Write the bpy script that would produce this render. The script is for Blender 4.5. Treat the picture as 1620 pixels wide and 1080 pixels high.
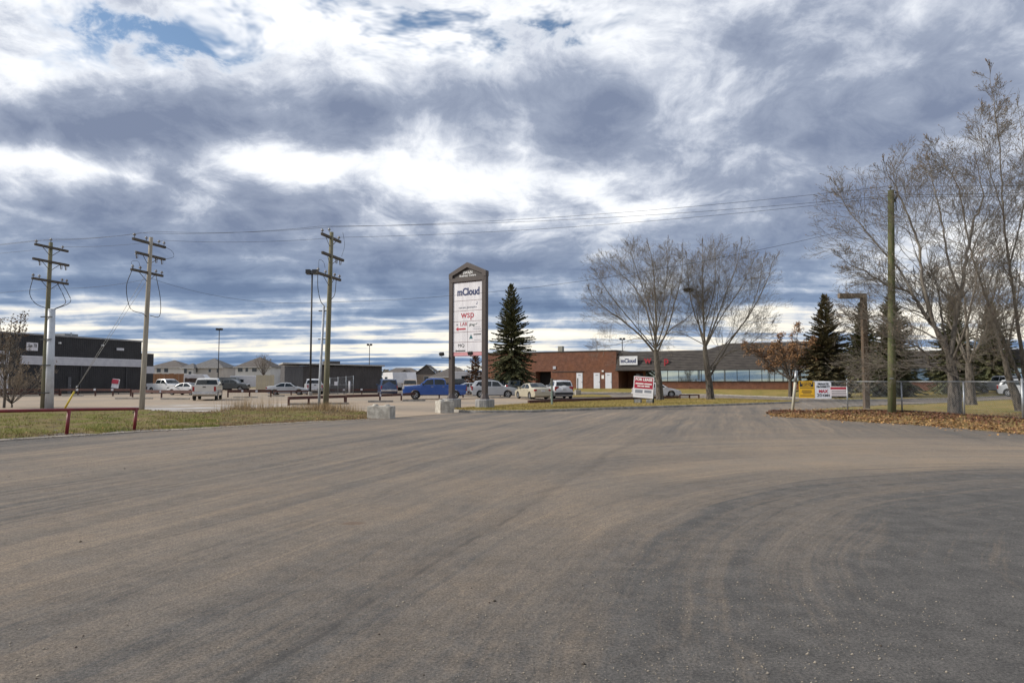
import bpy, bmesh, math, random
import numpy as np
from mathutils import Vector, Matrix

for o in list(bpy.data.objects): bpy.data.objects.remove(o)
scene = bpy.context.scene
col = scene.collection
R = math.radians

# ------------------------------------------------------------------ camera
CAM_H, FOC, PITCH = 1.70, 1080.0, math.atan(62 / 1080)      # metres, focal length in 1620-wide pixels, radians up
cam_data = bpy.data.cameras.new('camera'); cam = bpy.data.objects.new('camera', cam_data); col.objects.link(cam)
cam_data.sensor_width = 36; cam_data.lens = 24; cam_data.clip_end = 6000; cam_data.clip_start = 0.1
cam.location = (0, 0, CAM_H); cam.rotation_euler = (math.pi / 2 + PITCH, 0, 0)
scene.camera = cam
scene.cycles.max_bounces = 5; scene.cycles.diffuse_bounces = 2; scene.cycles.glossy_bounces = 3; scene.cycles.caustics_reflective = False; scene.cycles.caustics_refractive = False
scene.render.resolution_x, scene.render.resolution_y = 1024, 682

# ------------------------------------------------------------------ light
SUN_AZ, SUN_EL = R(-92), R(31)
scene.view_settings.view_transform = 'Standard'; scene.view_settings.look = 'None'
scene.view_settings.gamma = 1; scene.view_settings.use_curve_mapping = False
scene.view_settings.exposure = 0.24
sd = bpy.data.lights.new('sun', 'SUN'); sd.energy = 3.3; sd.angle = R(7); sd.color = (1, .93, .82)
sun = bpy.data.objects.new('sun', sd); col.objects.link(sun)
to_sun = Vector((math.sin(SUN_AZ) * math.cos(SUN_EL), math.cos(SUN_AZ) * math.cos(SUN_EL), math.sin(SUN_EL)))
sun.rotation_euler = to_sun.to_track_quat('Z', 'Y').to_euler(); sun.location = to_sun * 60

def ray(px, py):
    u, v = (px - 810) / FOC, (540 - py) / FOC
    return Vector((u, math.cos(PITCH) - v * math.sin(PITCH), math.sin(PITCH) + v * math.cos(PITCH))).normalized()

class NT:
    """small node-tree writer"""
    def __init__(s, tree): s.t = tree; s.n = tree.nodes; s.l = tree.links
    def new(s, typ, **kw):
        n = s.n.new(typ)
        for k, v in kw.items(): setattr(n, k, v)
        return n
    def put(s, sock, v):
        if isinstance(v, bpy.types.NodeSocket): s.l.new(v, sock)
        else: sock.default_value = v
    def m(s, op, a, b=None, c=None, clamp=False):
        n = s.new('ShaderNodeMath', operation=op, use_clamp=clamp)
        s.put(n.inputs[0], a)
        if b is not None: s.put(n.inputs[1], b)
        if c is not None: s.put(n.inputs[2], c)
        return n.outputs[0]
    def vm(s, op, a, b=None):
        n = s.new('ShaderNodeVectorMath', operation=op); s.put(n.inputs[0], a)
        if b is not None: s.put(n.inputs[1], b)
        return n.outputs[0]
    def comb(s, x, y, z=0.0):
        n = s.new('ShaderNodeCombineXYZ'); s.put(n.inputs[0], x); s.put(n.inputs[1], y); s.put(n.inputs[2], z); return n.outputs[0]
    def sep(s, v):
        n = s.new('ShaderNodeSeparateXYZ'); s.put(n.inputs[0], v); return n.outputs
    def noise(s, v, scale, detail=4, rough=.55, dist=0.0, col=False):
        n = s.new('ShaderNodeTexNoise'); s.put(n.inputs['Vector'], v)
        n.inputs['Scale'].default_value = scale; n.inputs['Detail'].default_value = detail
        n.inputs['Roughness'].default_value = rough; n.inputs['Distortion'].default_value = dist
        return n.outputs['Color' if col else 'Fac']
    def ramp(s, f, stops, interp='LINEAR'):
        n = s.new('ShaderNodeValToRGB'); s.put(n.inputs[0], f); cr = n.color_ramp; cr.interpolation = interp
        while len(cr.elements) < len(stops): cr.elements.new(.5)
        for e, (p, c) in zip(cr.elements, stops):
            e.position = p; e.color = (*c, 1) if len(c) == 3 else c
        return n.outputs[0]
    def mix(s, f, a, b, typ='MIX'):
        n = s.new('ShaderNodeMix', data_type='RGBA', blend_type=typ)
        s.put(n.inputs[0], f)
        for i, v in ((6, a), (7, b)):
            if isinstance(v, tuple) and len(v) == 3: v = (*v, 1)
            s.put(n.inputs[i], v)
        return n.outputs[2]
    def rng(s, v, a, b, c=0.0, d=1.0, smooth=True):
        n = s.new('ShaderNodeMapRange', interpolation_type='SMOOTHSTEP' if smooth else 'LINEAR')
        s.put(n.inputs[0], v); n.inputs[1].default_value = a; n.inputs[2].default_value = b
        n.inputs[3].default_value = c; n.inputs[4].default_value = d
        return n.outputs[0]

# ------------------------------------------------------------------ sky: broken stratocumulus over a blue sky
world = bpy.data.worlds.new('World'); scene.world = world; world.use_nodes = True
w = NT(world.node_tree); w.n.clear()
sky = w.new('ShaderNodeTexSky', sky_type='NISHITA'); sky.sun_disc = False
sky.sun_elevation = SUN_EL; sky.sun_rotation = SUN_AZ; sky.altitude = 600; sky.air_density = 1.2; sky.dust_density = .6
gen = w.new('ShaderNodeTexCoord').outputs['Generated']
dirv = w.vm('NORMALIZE', gen)
dx, dy, dz = w.sep(dirv)
zc = w.m('MAXIMUM', dz, 0.0)
inv = w.m('DIVIDE', 1.0, w.m('ADD', zc, 0.36))
P = w.comb(w.m('MULTIPLY', dx, inv), w.m('MULTIPLY', dy, inv), 0.0)       # the cloud deck as a layer overhead, bending down to the horizon
inv2 = w.m('DIVIDE', 1.0, w.m('ADD', zc, 0.05))
Q = w.comb(w.m('MULTIPLY', dx, inv2), w.m('MULTIPLY', dy, inv2), 0.0)     # far banks seen edge-on
az = w.m('ARCTAN2', dx, dy); el = w.m('ARCSINE', dz)
lowf = w.rng(el, R(1), R(15))                                              # 0 at the horizon, 1 high up
wob = w.noise(P, 2.6, 3, .5, 0, True)
wx, wy, wz = w.sep(wob)
Pw = w.vm('ADD', P, w.comb(w.m('MULTIPLY_ADD', wx, .24, -.12), w.m('MULTIPLY_ADD', wy, .24, -.12), 0.0))
big = w.noise(Pw, 2.1, 3, .5, .0)
fine = w.noise(w.vm('ADD', Pw, (7.3, 2.1, 0)), 6.4, 7, .62, .0)
far = w.noise(w.vm('MULTIPLY', Q, (.28, 1, 1)), 1.0, 5, .58)
dens = w.m('ADD', w.m('MULTIPLY', w.m('SUBTRACT', big, .5), .85), w.m('MULTIPLY', w.m('SUBTRACT', fine, .5), 1.12))
dens = w.m('ADD', w.m('MULTIPLY', dens, w.m('MULTIPLY_ADD', lowf, .55, .45)), w.m('MULTIPLY', w.m('SUBTRACT', far, .5), w.m('MULTIPLY_ADD', lowf, -1.7, 1.75)))
# cloud masses: (centre px, py, half width, half height, tilt deg, amount) turned into compass angle and elevation
azw = w.m('ADD', az, w.m('MULTIPLY_ADD', wx, .16, -.08)); elw = w.m('ADD', el, w.m('MULTIPLY_ADD', wz, .09, -.045))
MASSES = [
 (40, 205, 200, 62, 4, .34), (230, 215, 170, 52, 0, .30), (400, 215, 120, 40, -8, .18), (570, 165, 150, 48, -14, .32), (760, 160, 150, 55, -10, .18),
 (960, 200, 190, 90, 6, .26), (1300, 230, 420, 120, 0, .16), (1450, 110, 330, 150, 0, .17), (1180, 80, 160, 60, 10, .12), (1250, 320, 260, 40, -4, .12),
 (420, 330, 280, 38, 0, .34), (80, 340, 190, 26, 3, .30), (200, 400, 340, 40, 3, .30), (650, 400, 420, 46, 0, .28), (1000, 410, 330, 34, -4, .26), (1180, 400, 160, 60, 0, .14),
 (60, 440, 200, 24, 0, .26), (400, 455, 420, 22, 0, .30), (800, 480, 400, 26, 0, .30), (300, 516, 300, 9, 0, .24), (620, 530, 260, 9, 0, .22), (620, 570, 300, 8, 0, .25), (300, 578, 330, 7, 0, .22),
 (230, 40, 420, 75, 0, -.26), (620, 50, 220, 60, 0, -.22), (820, 30, 130, 45, 0, -.22), (930, 70, 80, 25, 0, -.1),
 (150, 288, 240, 25, 4, -.44), (430, 262, 150, 22, -6, -.30), (680, 275, 110, 20, 10, -.18), (830, 285, 130, 40, 6, -.26), (960, 330, 120, 20, 20, -.16),
 (60, 468, 160, 6, 0, -.26), (240, 494, 240, 6, 0, -.30), (640, 503, 320, 6, 0, -.22), (330, 550, 420, 11, 0, -.34), (880, 532, 120, 16, 0, -.50), (740, 552, 120, 8, 0, -.3), (420, 440, 110, 10, 0, -.22), (380, 405, 90, 10, 0, -.2),
 (1230, 490, 120, 20, -6, -.34), (1150, 560, 300, 14, 0, -.12), (1420, 500, 250, 30, -6, -.14), (1300, 420, 300, 36, 0, .14), (1500, 330, 200, 50, 0, .10), (850, 350, 260, 12, -4, -.22), (700, 392, 120, 10, 0, -.14),
]
vA = w.comb(azw, elw, 0.0); vB = w.comb(azw, w.m('MULTIPLY_ADD', w.m('SUBTRACT', elw, el), .35, el), 0.0)
bias = None
for (px, py, hw, hh, tilt, amt) in MASSES:
    d0, d1, d2 = ray(px, py), ray(px + hw, py), ray(px, py - hh)
    a0, e0 = math.atan2(d0.x, d0.y), math.asin(d0.z)
    sa = abs(math.atan2(d1.x, d1.y) - a0) * 1.9; se = abs(math.asin(d2.z) - e0) * 1.9
    mp = w.new('ShaderNodeMapping', vector_type='TEXTURE'); w.l.new(vA if hh > 20 else vB, mp.inputs[0])
    mp.inputs['Location'].default_value = (a0, e0, 0); mp.inputs['Rotation'].default_value = (0, 0, R(-tilt)); mp.inputs['Scale'].default_value = (sa, se, 1)
    gr = w.new('ShaderNodeTexGradient', gradient_type='QUADRATIC_SPHERE'); w.l.new(mp.outputs[0], gr.inputs[0])
    bias = w.m('MULTIPLY', gr.outputs[1], amt) if bias is None else w.m('MULTIPLY_ADD', gr.outputs[1], amt, bias)
D = w.m('ADD', w.m('ADD', dens, bias), .515)
high = w.ramp(D, [(.12, (1.04, 1.04, 1.05)), (.28, (.93, .94, .965)), (.41, (.79, .815, .86)), (.53, (.52, .56, .645)), (.67, (.30, .345, .445)), (.90, (.185, .225, .325))])
low = w.ramp(D, [(.18, (.97, .92, .80)), (.33, (.93, .86, .72)), (.44, (.62, .64, .66)), (.55, (.29, .37, .50)), (.70, (.155, .235, .375)), (.90, (.11, .175, .30))])
cloud = w.mix(lowf, low, high)
holes = w.m('MULTIPLY', w.rng(w.noise(w.vm('ADD', Pw, (3.7, 9.4, 0)), 3.6, 5, .62), .47, .60), w.rng(D, .50, .34))
cover = w.m('SUBTRACT', 1.0, w.m('MULTIPLY', holes, w.rng(el, R(19), R(24))))
blue = w.mix(1.0, sky.outputs[0], (1.0, 1.05, 1.1, 1), 'MULTIPLY')
cl10 = w.vm('SCALE', cloud); cl10.node.inputs['Scale'].default_value = 10.0
final = w.mix(cover, blue, cl10)
bg = w.new('ShaderNodeBackground'); w.l.new(final, bg.inputs[0]); bg.inputs[1].default_value = .1
world.cycles.sampling_method = 'MANUAL'; world.cycles.sample_map_resolution = 512
wo = w.new('ShaderNodeOutputWorld'); w.l.new(bg.outputs[0], wo.inputs[0])

# ------------------------------------------------------------------ ground levels and positions
def sstep(a, b, x):
    t = min(1, max(0, (x - a) / (b - a))); return t * t * (3 - 2 * t)
def H(x, y):                                             # the lot is flat, the ground rises half a metre to the brick building
    return .45 * sstep(78, 97, .5 * x + .866 * y) * sstep(-28, -8, x)
def ground_at(px, py, dz=0.0):
    d = ray(px, py); z = dz; p = None
    for _ in range(12):
        t = (z - CAM_H) / d.z; p = Vector((d.x * t, d.y * t, z)); z = .5 * z + .5 * (H(p.x, p.y) + dz)
    return p
def spot(px, Y, dz=0.0):                                 # ground point in the direction of a pixel column, Y metres ahead
    d = ray(px, 602); x = d.x / d.y * Y
    return Vector((x, Y, H(x, Y) + dz))
def point(px, py, Y):
    d = ray(px, py); return Vector((d.x / d.y * Y, Y, CAM_H + d.z / d.y * Y))

# ------------------------------------------------------------------ materials
MATS = {}
def mat(name, c, c2=None, scale=6.0, rough=.7, metal=0.0, bump=0.0, stretch=(1, 1, 1), detail=5, spec=.5, island=None, lo=.35, hi=.65, coat=0.0, bscale=None, coords='Object'):
    if name in MATS: return MATS[name]
    m_ = bpy.data.materials.new(name); m_.use_nodes = True; t = NT(m_.node_tree)
    b = t.n['Principled BSDF']
    b.inputs['Roughness'].default_value = rough; b.inputs['Metallic'].default_value = metal
    b.inputs['Specular IOR Level'].default_value = spec; b.inputs['Coat Weight'].default_value = coat
    if c2 is None: c2 = tuple(x * .86 for x in c)
    v = t.vm('MULTIPLY', t.new('ShaderNodeTexCoord').outputs[coords], stretch)
    f = t.rng(t.noise(v, scale, detail, .6), lo, hi)
    cc = t.mix(f, c, c2)
    if island:                                           # every leaf, blade or stone its own shade
        rnd = t.new('ShaderNodeNewGeometry').outputs['Random Per Island']
        cc = t.mix(t.m('MULTIPLY', rnd, island[1]), cc, island[0])
        cc = t.mix(1.0, cc, t.ramp(t.m('FRACT', t.m('MULTIPLY', rnd, 17.3)), [(0, (.6, .6, .6)), (1, (1.25, 1.25, 1.25))]), 'MULTIPLY')
    t.l.new(cc, b.inputs['Base Color'])
    if bump:
        n = t.new('ShaderNodeBump'); n.inputs['Strength'].default_value = bump; n.inputs['Distance'].default_value = .02
        t.l.new(t.noise(v, bscale or scale * 3, 6, .65), n.inputs['Height']); t.l.new(n.outputs[0], b.inputs['Normal'])
    MATS[name] = m_; return m_

def glass_mat(name, tint=(.015, .02, .022), rough=.05, spec=.9):
    if name in MATS: return MATS[name]
    m_ = mat(name, tint, tuple(x * 1.6 for x in tint), 2.0, rough, 0, 0); m_.node_tree.nodes['Principled BSDF'].inputs['Specular IOR Level'].default_value = spec
    return m_

# ------------------------------------------------------------------ mesh writer
class MB:
    def __init__(s): s.v = []; s.f = []
    def add(s, vs, fs):
        k = len(s.v); s.v += [tuple(p) for p in vs]; s.f += [tuple(i + k for i in f) for f in fs]; return s
    def box(s, c, d, rz=0.0, rx=0.0, ry=0.0):
        M = Matrix.Translation(Vector(c)) @ Matrix.Rotation(rz, 4, 'Z') @ Matrix.Rotation(ry, 4, 'Y') @ Matrix.Rotation(rx, 4, 'X')
        x, y, z = d[0] / 2, d[1] / 2, d[2] / 2
        vs = [M @ Vector((i * x, j * y, k * z)) for k in (-1, 1) for (i, j) in ((-1, -1), (1, -1), (1, 1), (-1, 1))]
        return s.add(vs, [(3, 2, 1, 0), (4, 5, 6, 7), (0, 1, 5, 4), (1, 2, 6, 5), (2, 3, 7, 6), (3, 0, 4, 7)])
    def b2(s, x0, x1, y0, y1, z0, z1): return s.box(((x0 + x1) / 2, (y0 + y1) / 2, (z0 + z1) / 2), (x1 - x0, y1 - y0, z1 - z0))
    def bar(s, p, q, wd, hg):                             # square bar between two points
        p, q = Vector(p), Vector(q); d = q - p; L = d.length; mid = (p + q) / 2
        M = Matrix.Translation(mid) @ d.to_track_quat('X', 'Z').to_matrix().to_4x4()
        vs = [M @ Vector((i * L / 2, j * wd / 2, k * hg / 2)) for k in (-1, 1) for (i, j) in ((-1, -1), (1, -1), (1, 1), (-1, 1))]
        return s.add(vs, [(3, 2, 1, 0), (4, 5, 6, 7), (0, 1, 5, 4), (1, 2, 6, 5), (2, 3, 7, 6), (3, 0, 4, 7)])
    def tube(s, pts, r, n=8, r2=None, cap=True):
        pts = [Vector(p) for p in pts]; k = len(pts); r2 = r if r2 is None else r2; rings = []
        for i, p in enumerate(pts):
            d = (pts[min(i + 1, k - 1)] - pts[max(i - 1, 0)]).normalized()
            a = d.orthogonal() if abs(d.z) < .9 else Vector((1, 0, 0)) - d * d.x
            a.normalize(); b = d.cross(a); rr = r + (r2 - r) * i / max(1, k - 1)
            rings.append([p + (a * math.cos(j * 2 * math.pi / n) + b * math.sin(j * 2 * math.pi / n)) * rr for j in range(n)])
        vs = [p for g in rings for p in g]
        fs = [(i * n + j, i * n + (j + 1) % n, (i + 1) * n + (j + 1) % n, (i + 1) * n + j) for i in range(k - 1) for j in range(n)]
        if cap: fs += [tuple(range(n - 1, -1, -1)), tuple(range((k - 1) * n, k * n))]
        return s.add(vs, fs)
    def lathe(s, prof, c=(0, 0, 0), n=12):                # (r, z) rows about a vertical axis
        c = Vector(c); k = len(prof)
        vs = [c + Vector((r * math.cos(j * 2 * math.pi / n), r * math.sin(j * 2 * math.pi / n), z)) for (r, z) in prof for j in range(n)]
        fs = [(i * n + j, i * n + (j + 1) % n, (i + 1) * n + (j + 1) % n, (i + 1) * n + j) for i in range(k - 1) for j in range(n)]
        fs += [tuple(range(n - 1, -1, -1)), tuple(range((k - 1) * n, k * n))]
        return s.add(vs, fs)
    def prism(s, poly, a, b, axis='y'):                   # polygon in two axes extruded along the third
        n = len(poly)
        f = {'y': lambda p, t: (p[0], t, p[1]), 'z': lambda p, t: (p[0], p[1], t), 'x': lambda p, t: (t, p[0], p[1])}[axis]
        vs = [f(p, a) for p in poly] + [f(p, b) for p in poly]
        return s.add(vs, [tuple(range(n)), tuple(range(2 * n - 1, n - 1, -1))] + [(i, i + n, (i + 1) % n + n, (i + 1) % n) for i in range(n)])
    def mesh(s, name):
        me = bpy.data.meshes.new(name); me.from_pydata(s.v, [], s.f); me.update()
        bm = bmesh.new(); bm.from_mesh(me); bmesh.ops.recalc_face_normals(bm, faces=bm.faces); bm.to_mesh(me); bm.free(); return me
    def build(s, name, m, parent=None, smooth=False, bevel=0.0, **kw):
        me = s.mesh(name)
        if bevel:
            bm = bmesh.new(); bm.from_mesh(me)
            bmesh.ops.bevel(bm, geom=[e for e in bm.edges if len(e.link_faces) == 2 and e.calc_face_angle(0) > .6], offset=bevel, segments=2, affect='EDGES', profile=.6)
            bm.to_mesh(me); bm.free()
        return obj(name, me, m, parent, smooth, **kw)

def obj(name, me, m=None, parent=None, smooth=False, loc=None, **kw):
    o = bpy.data.objects.new(name, me); col.objects.link(o)
    if m is not None: me.materials.append(m)
    if smooth:
        me.shade_smooth()
        if smooth is not True: me.set_sharp_from_angle(angle=smooth)
    if parent is not None: o.parent = parent
    if loc is not None: o.location = loc
    for k, v in kw.items(): o[k] = v
    return o
def thing(name, label, cat, loc=(0, 0, 0), rz=0.0, group=None):
    o = bpy.data.objects.new(name, None); col.objects.link(o); o.location = loc; o.rotation_euler = (0, 0, rz); o.empty_display_size = .3
    o['label'] = label; o['category'] = cat
    if group: o['group'] = group
    return o
def tag(o, label, cat, group=None):
    o['label'] = label; o['category'] = cat
    if group: o['group'] = group
    return o
def dup(root, loc=None, rz=None, label=None, group=None):
    def cp(o, par):
        c = o.copy(); col.objects.link(c); c.parent = par
        for ch in [k for k in o.children]: cp(ch, c)
        return c
    r = cp(root, None)
    if loc is not None: r.location = loc
    if rz is not None: r.rotation_euler = (0, 0, rz)
    if label: r['label'] = label
    if group: r['group'] = group
    return r
def np_mesh(name, V, F):
    """V (n,3), F (m,k) with k constant"""
    V = np.asarray(V, np.float32); F = np.asarray(F, np.int32); k = F.shape[1]
    me = bpy.data.meshes.new(name); me.vertices.add(len(V)); me.vertices.foreach_set('co', V.ravel())
    me.loops.add(F.size); me.loops.foreach_set('vertex_index', F.ravel())
    me.polygons.add(len(F)); me.polygons.foreach_set('loop_start', np.arange(0, F.size, k, dtype=np.int32))
    me.update(calc_edges=True); me.validate(); return me
def text_mesh(s, size, shear=0.0, bold=0.0, width=None, spacing=1.0, align='CENTER', ext=.004):
    c = bpy.data.curves.new('lettering', 'FONT'); c.body = s; c.size = size; c.shear = shear; c.offset = bold
    c.align_x = align; c.align_y = 'CENTER'; c.extrude = ext; c.resolution_u = 3; c.space_character = spacing
    o = bpy.data.objects.new('lettering', c); me = bpy.data.meshes.new_from_object(o); bpy.data.objects.remove(o); bpy.data.curves.remove(c)
    if width and len(me.vertices):
        xs = [v.co.x for v in me.vertices]; k = width / max(1e-6, max(xs) - min(xs))
        for v in me.vertices: v.co.x *= k
    return me
def lettering(s, size, m, parent, x, y, z, name='lettering', **kw):   # reads from the -y side
    me = text_mesh(s, size, **kw)
    me.transform(Matrix.Translation((x, y, z)) @ Matrix.Rotation(math.pi / 2, 4, 'X'))
    return obj(name, me, m, parent)

# ------------------------------------------------------------------ surfaces of the place
def sheet(name, pts, step, dz, m, kind='structure', zfun=None):
    bm = bmesh.new(); bm.faces.new([bm.verts.new((p[0], p[1], 0)) for p in pts])
    xs = [p[0] for p in pts]; ys = [p[1] for p in pts]
    if step:
        for ax, lo, hi in ((0, min(xs), max(xs)), (1, min(ys), max(ys))):
            k = math.ceil(lo / step) * step
            while k < hi:
                co = [0, 0, 0]; co[ax] = k; no = [0, 0, 0]; no[ax] = 1
                bmesh.ops.bisect_plane(bm, geom=bm.verts[:] + bm.edges[:] + bm.faces[:], plane_co=co, plane_no=no); k += step
    bmesh.ops.triangulate(bm, faces=bm.faces[:])
    for v in bm.verts: v.co.z = (zfun(v.co.x, v.co.y) if zfun else H(v.co.x, v.co.y)) + dz
    bmesh.ops.recalc_face_normals(bm, faces=bm.faces)
    me = bpy.data.meshes.new(name); bm.to_mesh(me); bm.free()
    if me.polygons and me.polygons[0].normal.z < 0: me.flip_normals()
    o = obj(name, me, m)
    if kind: o['kind'] = kind
    return o
def resample(pts, n):
    pts = [Vector(p) for p in pts]; L = [0]
    for a, b in zip(pts, pts[1:]): L.append(L[-1] + (b - a).length)
    out = []
    for i in range(n):
        s = L[-1] * i / (n - 1); k = 0
        while k < len(pts) - 2 and L[k + 1] < s: k += 1
        t = (s - L[k]) / max(1e-9, L[k + 1] - L[k]); out.append(pts[k].lerp(pts[k + 1], min(1, t)))
    return out
def hash2(x, y): return math.sin(x * 1.31 + 2.1 * math.sin(y * .83)) * .5 + math.sin(y * 2.17 + 1.7 * math.sin(x * 1.9)) * .3 + math.sin(x * 5.3 + y * 4.1) * .2
def strip(name, rows, n, m_, sub=4, rough=.0):
    """rows: polylines of 3D points (z given above the local ground level); a lofted surface through them"""
    rows = [resample(r, n) for r in rows]; g = []
    for a, b in zip(rows, rows[1:]):
        for k in range(sub): g.append([p.lerp(q, k / sub) for p, q in zip(a, b)])
    g.append(rows[-1]); V = []; mrow = len(g)
    for j, r in enumerate(g):
        edge = min(1, j / 2, (mrow - 1 - j) / 2)
        for p in r: V.append((p.x, p.y, H(p.x, p.y) + p.z + rough * edge * hash2(p.x * 1.7, p.y * 1.7)))
    F = [(j * n + i, j * n + i + 1, (j + 1) * n + i + 1, (j + 1) * n + i) for j in range(mrow - 1) for i in range(n - 1)]
    me = np_mesh(name, V, F)
    if sum(p.normal.z for p in me.polygons) < 0: me.flip_normals()
    me.shade_smooth()
    o = obj(name, me, m_); o['kind'] = 'structure'
    return o, np.array(V).reshape(mrow, n, 3)
def up(pts, z): return [Vector((p.x, p.y, z)) for p in pts]

# road: worn asphalt with tan dust in wheel-track streaks; the traffic swings right round a corner
def road_material():
    m_ = bpy.data.materials.new('dusty_asphalt'); m_.use_nodes = True; t = NT(m_.node_tree); b = t.n['Principled BSDF']
    p = t.new('ShaderNodeTexCoord').outputs['Object']; x, y, z = t.sep(p)
    wv = t.noise(p, .35, 3, .5, 0, True); w1, w2, w3 = t.sep(wv)
    x = t.m('ADD', x, t.m('MULTIPLY_ADD', w1, .5, -.25)); y = t.m('ADD', y, t.m('MULTIPLY_ADD', w2, .5, -.25))
    DX, DY = .31, .951
    al = t.m('ADD', t.m('MULTIPLY', x, DX), t.m('MULTIPLY', y, DY)); ac = t.m('SUBTRACT', t.m('MULTIPLY', x, DY), t.m('MULTIPLY', y, DX))
    s1 = t.noise(t.comb(ac, t.m('MULTIPLY', al, .035), 0.0), 1.15, 6, .6)
    s1b = t.noise(t.comb(ac, t.m('MULTIPLY', al, .02), 5.0), 5.0, 4, .6)
    cx, cy = t.m('SUBTRACT', x, 10.4), t.m('SUBTRACT', y, 2.9)
    r = t.m('SQRT', t.m('ADD', t.m('MULTIPLY', cx, cx), t.m('MULTIPLY', cy, cy))); an = t.m('ARCTAN2', cy, cx)
    s2 = t.noise(t.comb(r, t.m('MULTIPLY', an, .5), 9.0), 1.05, 6, .62)
    s2b = t.noise(t.comb(r, t.m('MULTIPLY', an, .35), 3.0), 5.5, 4, .6)
    turn = t.m('MULTIPLY', t.rng(r, 24, 12), t.rng(x, -3.5, 4.0))
    st = t.m('ADD', t.m('MULTIPLY', s1, t.m('SUBTRACT', 1.0, turn)), t.m('MULTIPLY', s2, turn))
    stb = t.m('ADD', t.m('MULTIPLY', s1b, t.m('SUBTRACT', 1.0, turn)), t.m('MULTIPLY', s2b, turn))
    s1c = t.noise(t.comb(ac, t.m('MULTIPLY', al, .012), 2.0), 17.0, 3, .6); s2c = t.noise(t.comb(r, t.m('MULTIPLY', an, .12), 6.0), 17.0, 3, .6)
    stc = t.m('ADD', t.m('MULTIPLY', s1c, t.m('SUBTRACT', 1.0, turn)), t.m('MULTIPLY', s2c, turn))
    patch = t.noise(p, .16, 4, .6)
    inner = t.rng(r, 12.6, 7.0)                                           # swept clean inside the turn
    near = t.rng(t.m('SUBTRACT', y, t.m('MULTIPLY', x, .55)), 9.5, 3.2)
    dust = t.m('ADD', t.m('ADD', t.m('MULTIPLY', t.m('SUBTRACT', st, .5), 1.7), t.m('MULTIPLY', t.m('SUBTRACT', stb, .5), 1.05)), t.m('MULTIPLY', t.m('SUBTRACT', patch, .5), 1.1))
    dust = t.m('ADD', dust, t.m('ADD', t.m('MULTIPLY', t.m('SUBTRACT', stc, .5), .9), t.m('MULTIPLY', t.m('SUBTRACT', t.noise(p, 7, 5, .7), .5), .8)))
    band = t.m('MULTIPLY', t.m('MULTIPLY', t.rng(r, 10.8, 12.0), t.rng(r, 17.5, 13.5)), t.rng(x, 1.5, 7.0))
    dust = t.m('ADD', dust, t.m('MULTIPLY', band, .42))
    dust = t.m('SUBTRACT', t.m('ADD', dust, .51), t.m('ADD', t.m('MULTIPLY', inner, .34), t.m('MULTIPLY', near, .30)))
    edge = t.m('MULTIPLY', t.rng(ac, -16.5, -19.0), t.rng(y, 40, 25))
    dust = t.m('SUBTRACT', dust, t.m('MULTIPLY', edge, .35), clamp=True)
    g1 = t.noise(p, 55, 4, .7); g2 = t.noise(p, 210, 2, .6)
    asph = t.mix(t.rng(t.noise(p, 3.0, 5, .65), .3, .7), (.088, .084, .080), (.135, .127, .119))
    dcol = t.mix(t.rng(t.noise(p, .5, 5, .6), .35, .65), (.345, .265, .188), (.292, .238, .184))
    c = t.mix(t.m('MULTIPLY', dust, .85), asph, dcol)
    c = t.mix(1.0, c, t.ramp(g1, [(.25, (.35, .35, .35)), (.5, (1, 1, 1)), (.75, (1.75, 1.72, 1.66))]), 'MULTIPLY')
    c = t.mix(1.0, c, t.ramp(g2, [(.3, (.6, .6, .6)), (.7, (1.4, 1.39, 1.38))]), 'MULTIPLY')
    # a long paving seam and a rusty stain
    sx = t.m('SUBTRACT', t.m('SUBTRACT', t.m('MULTIPLY', t.m('SUBTRACT', x, -1.2), DY), t.m('MULTIPLY', t.m('SUBTRACT', y, 5.0), DX)), t.m('MULTIPLY_ADD', t.noise(p, 1.4, 3, .5), .24, -.12))
    seam = t.m('MULTIPLY', t.rng(t.m('ABSOLUTE', sx), .045, .012), t.rng(t.noise(p, 2.5, 3, .6), .35, .6))
    seamw = t.m('MULTIPLY', t.rng(t.m('ABSOLUTE', t.m('SUBTRACT', sx, -.06)), .16, .03), .4)
    c = t.mix(t.m('MULTIPLY', t.m('MULTIPLY', t.m('ADD', t.m('MULTIPLY', seam, t.rng(y, 12, 7)), t.m('MULTIPLY', seamw, 1.2)), t.rng(y, 30, 16)), .42), c, (.055, .052, .05))
    sxx, syy = t.m('SUBTRACT', x, -1.88), t.m('MULTIPLY', t.m('SUBTRACT', y, 8.35), 1.3)
    stain = t.rng(t.m('SQRT', t.m('ADD', t.m('MULTIPLY', sxx, sxx), t.m('MULTIPLY', syy, syy))), .17, .09)
    c = t.mix(t.m('MULTIPLY', stain, .6), c, (.16, .10, .07))
    t.l.new(c, b.inputs['Base Color']); b.inputs['Roughness'].default_value = .86; b.inputs['Specular IOR Level'].default_value = .3
    n = t.new('ShaderNodeBump'); n.inputs['Strength'].default_value = .8; n.inputs['Distance'].default_value = .014
    t.l.new(t.m('ADD', t.m('MULTIPLY', g1, .8), t.m('ADD', g2, t.m('MULTIPLY', st, 1.2))), n.inputs['Height']); t.l.new(n.outputs[0], b.inputs['Normal'])
    return m_

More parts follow.
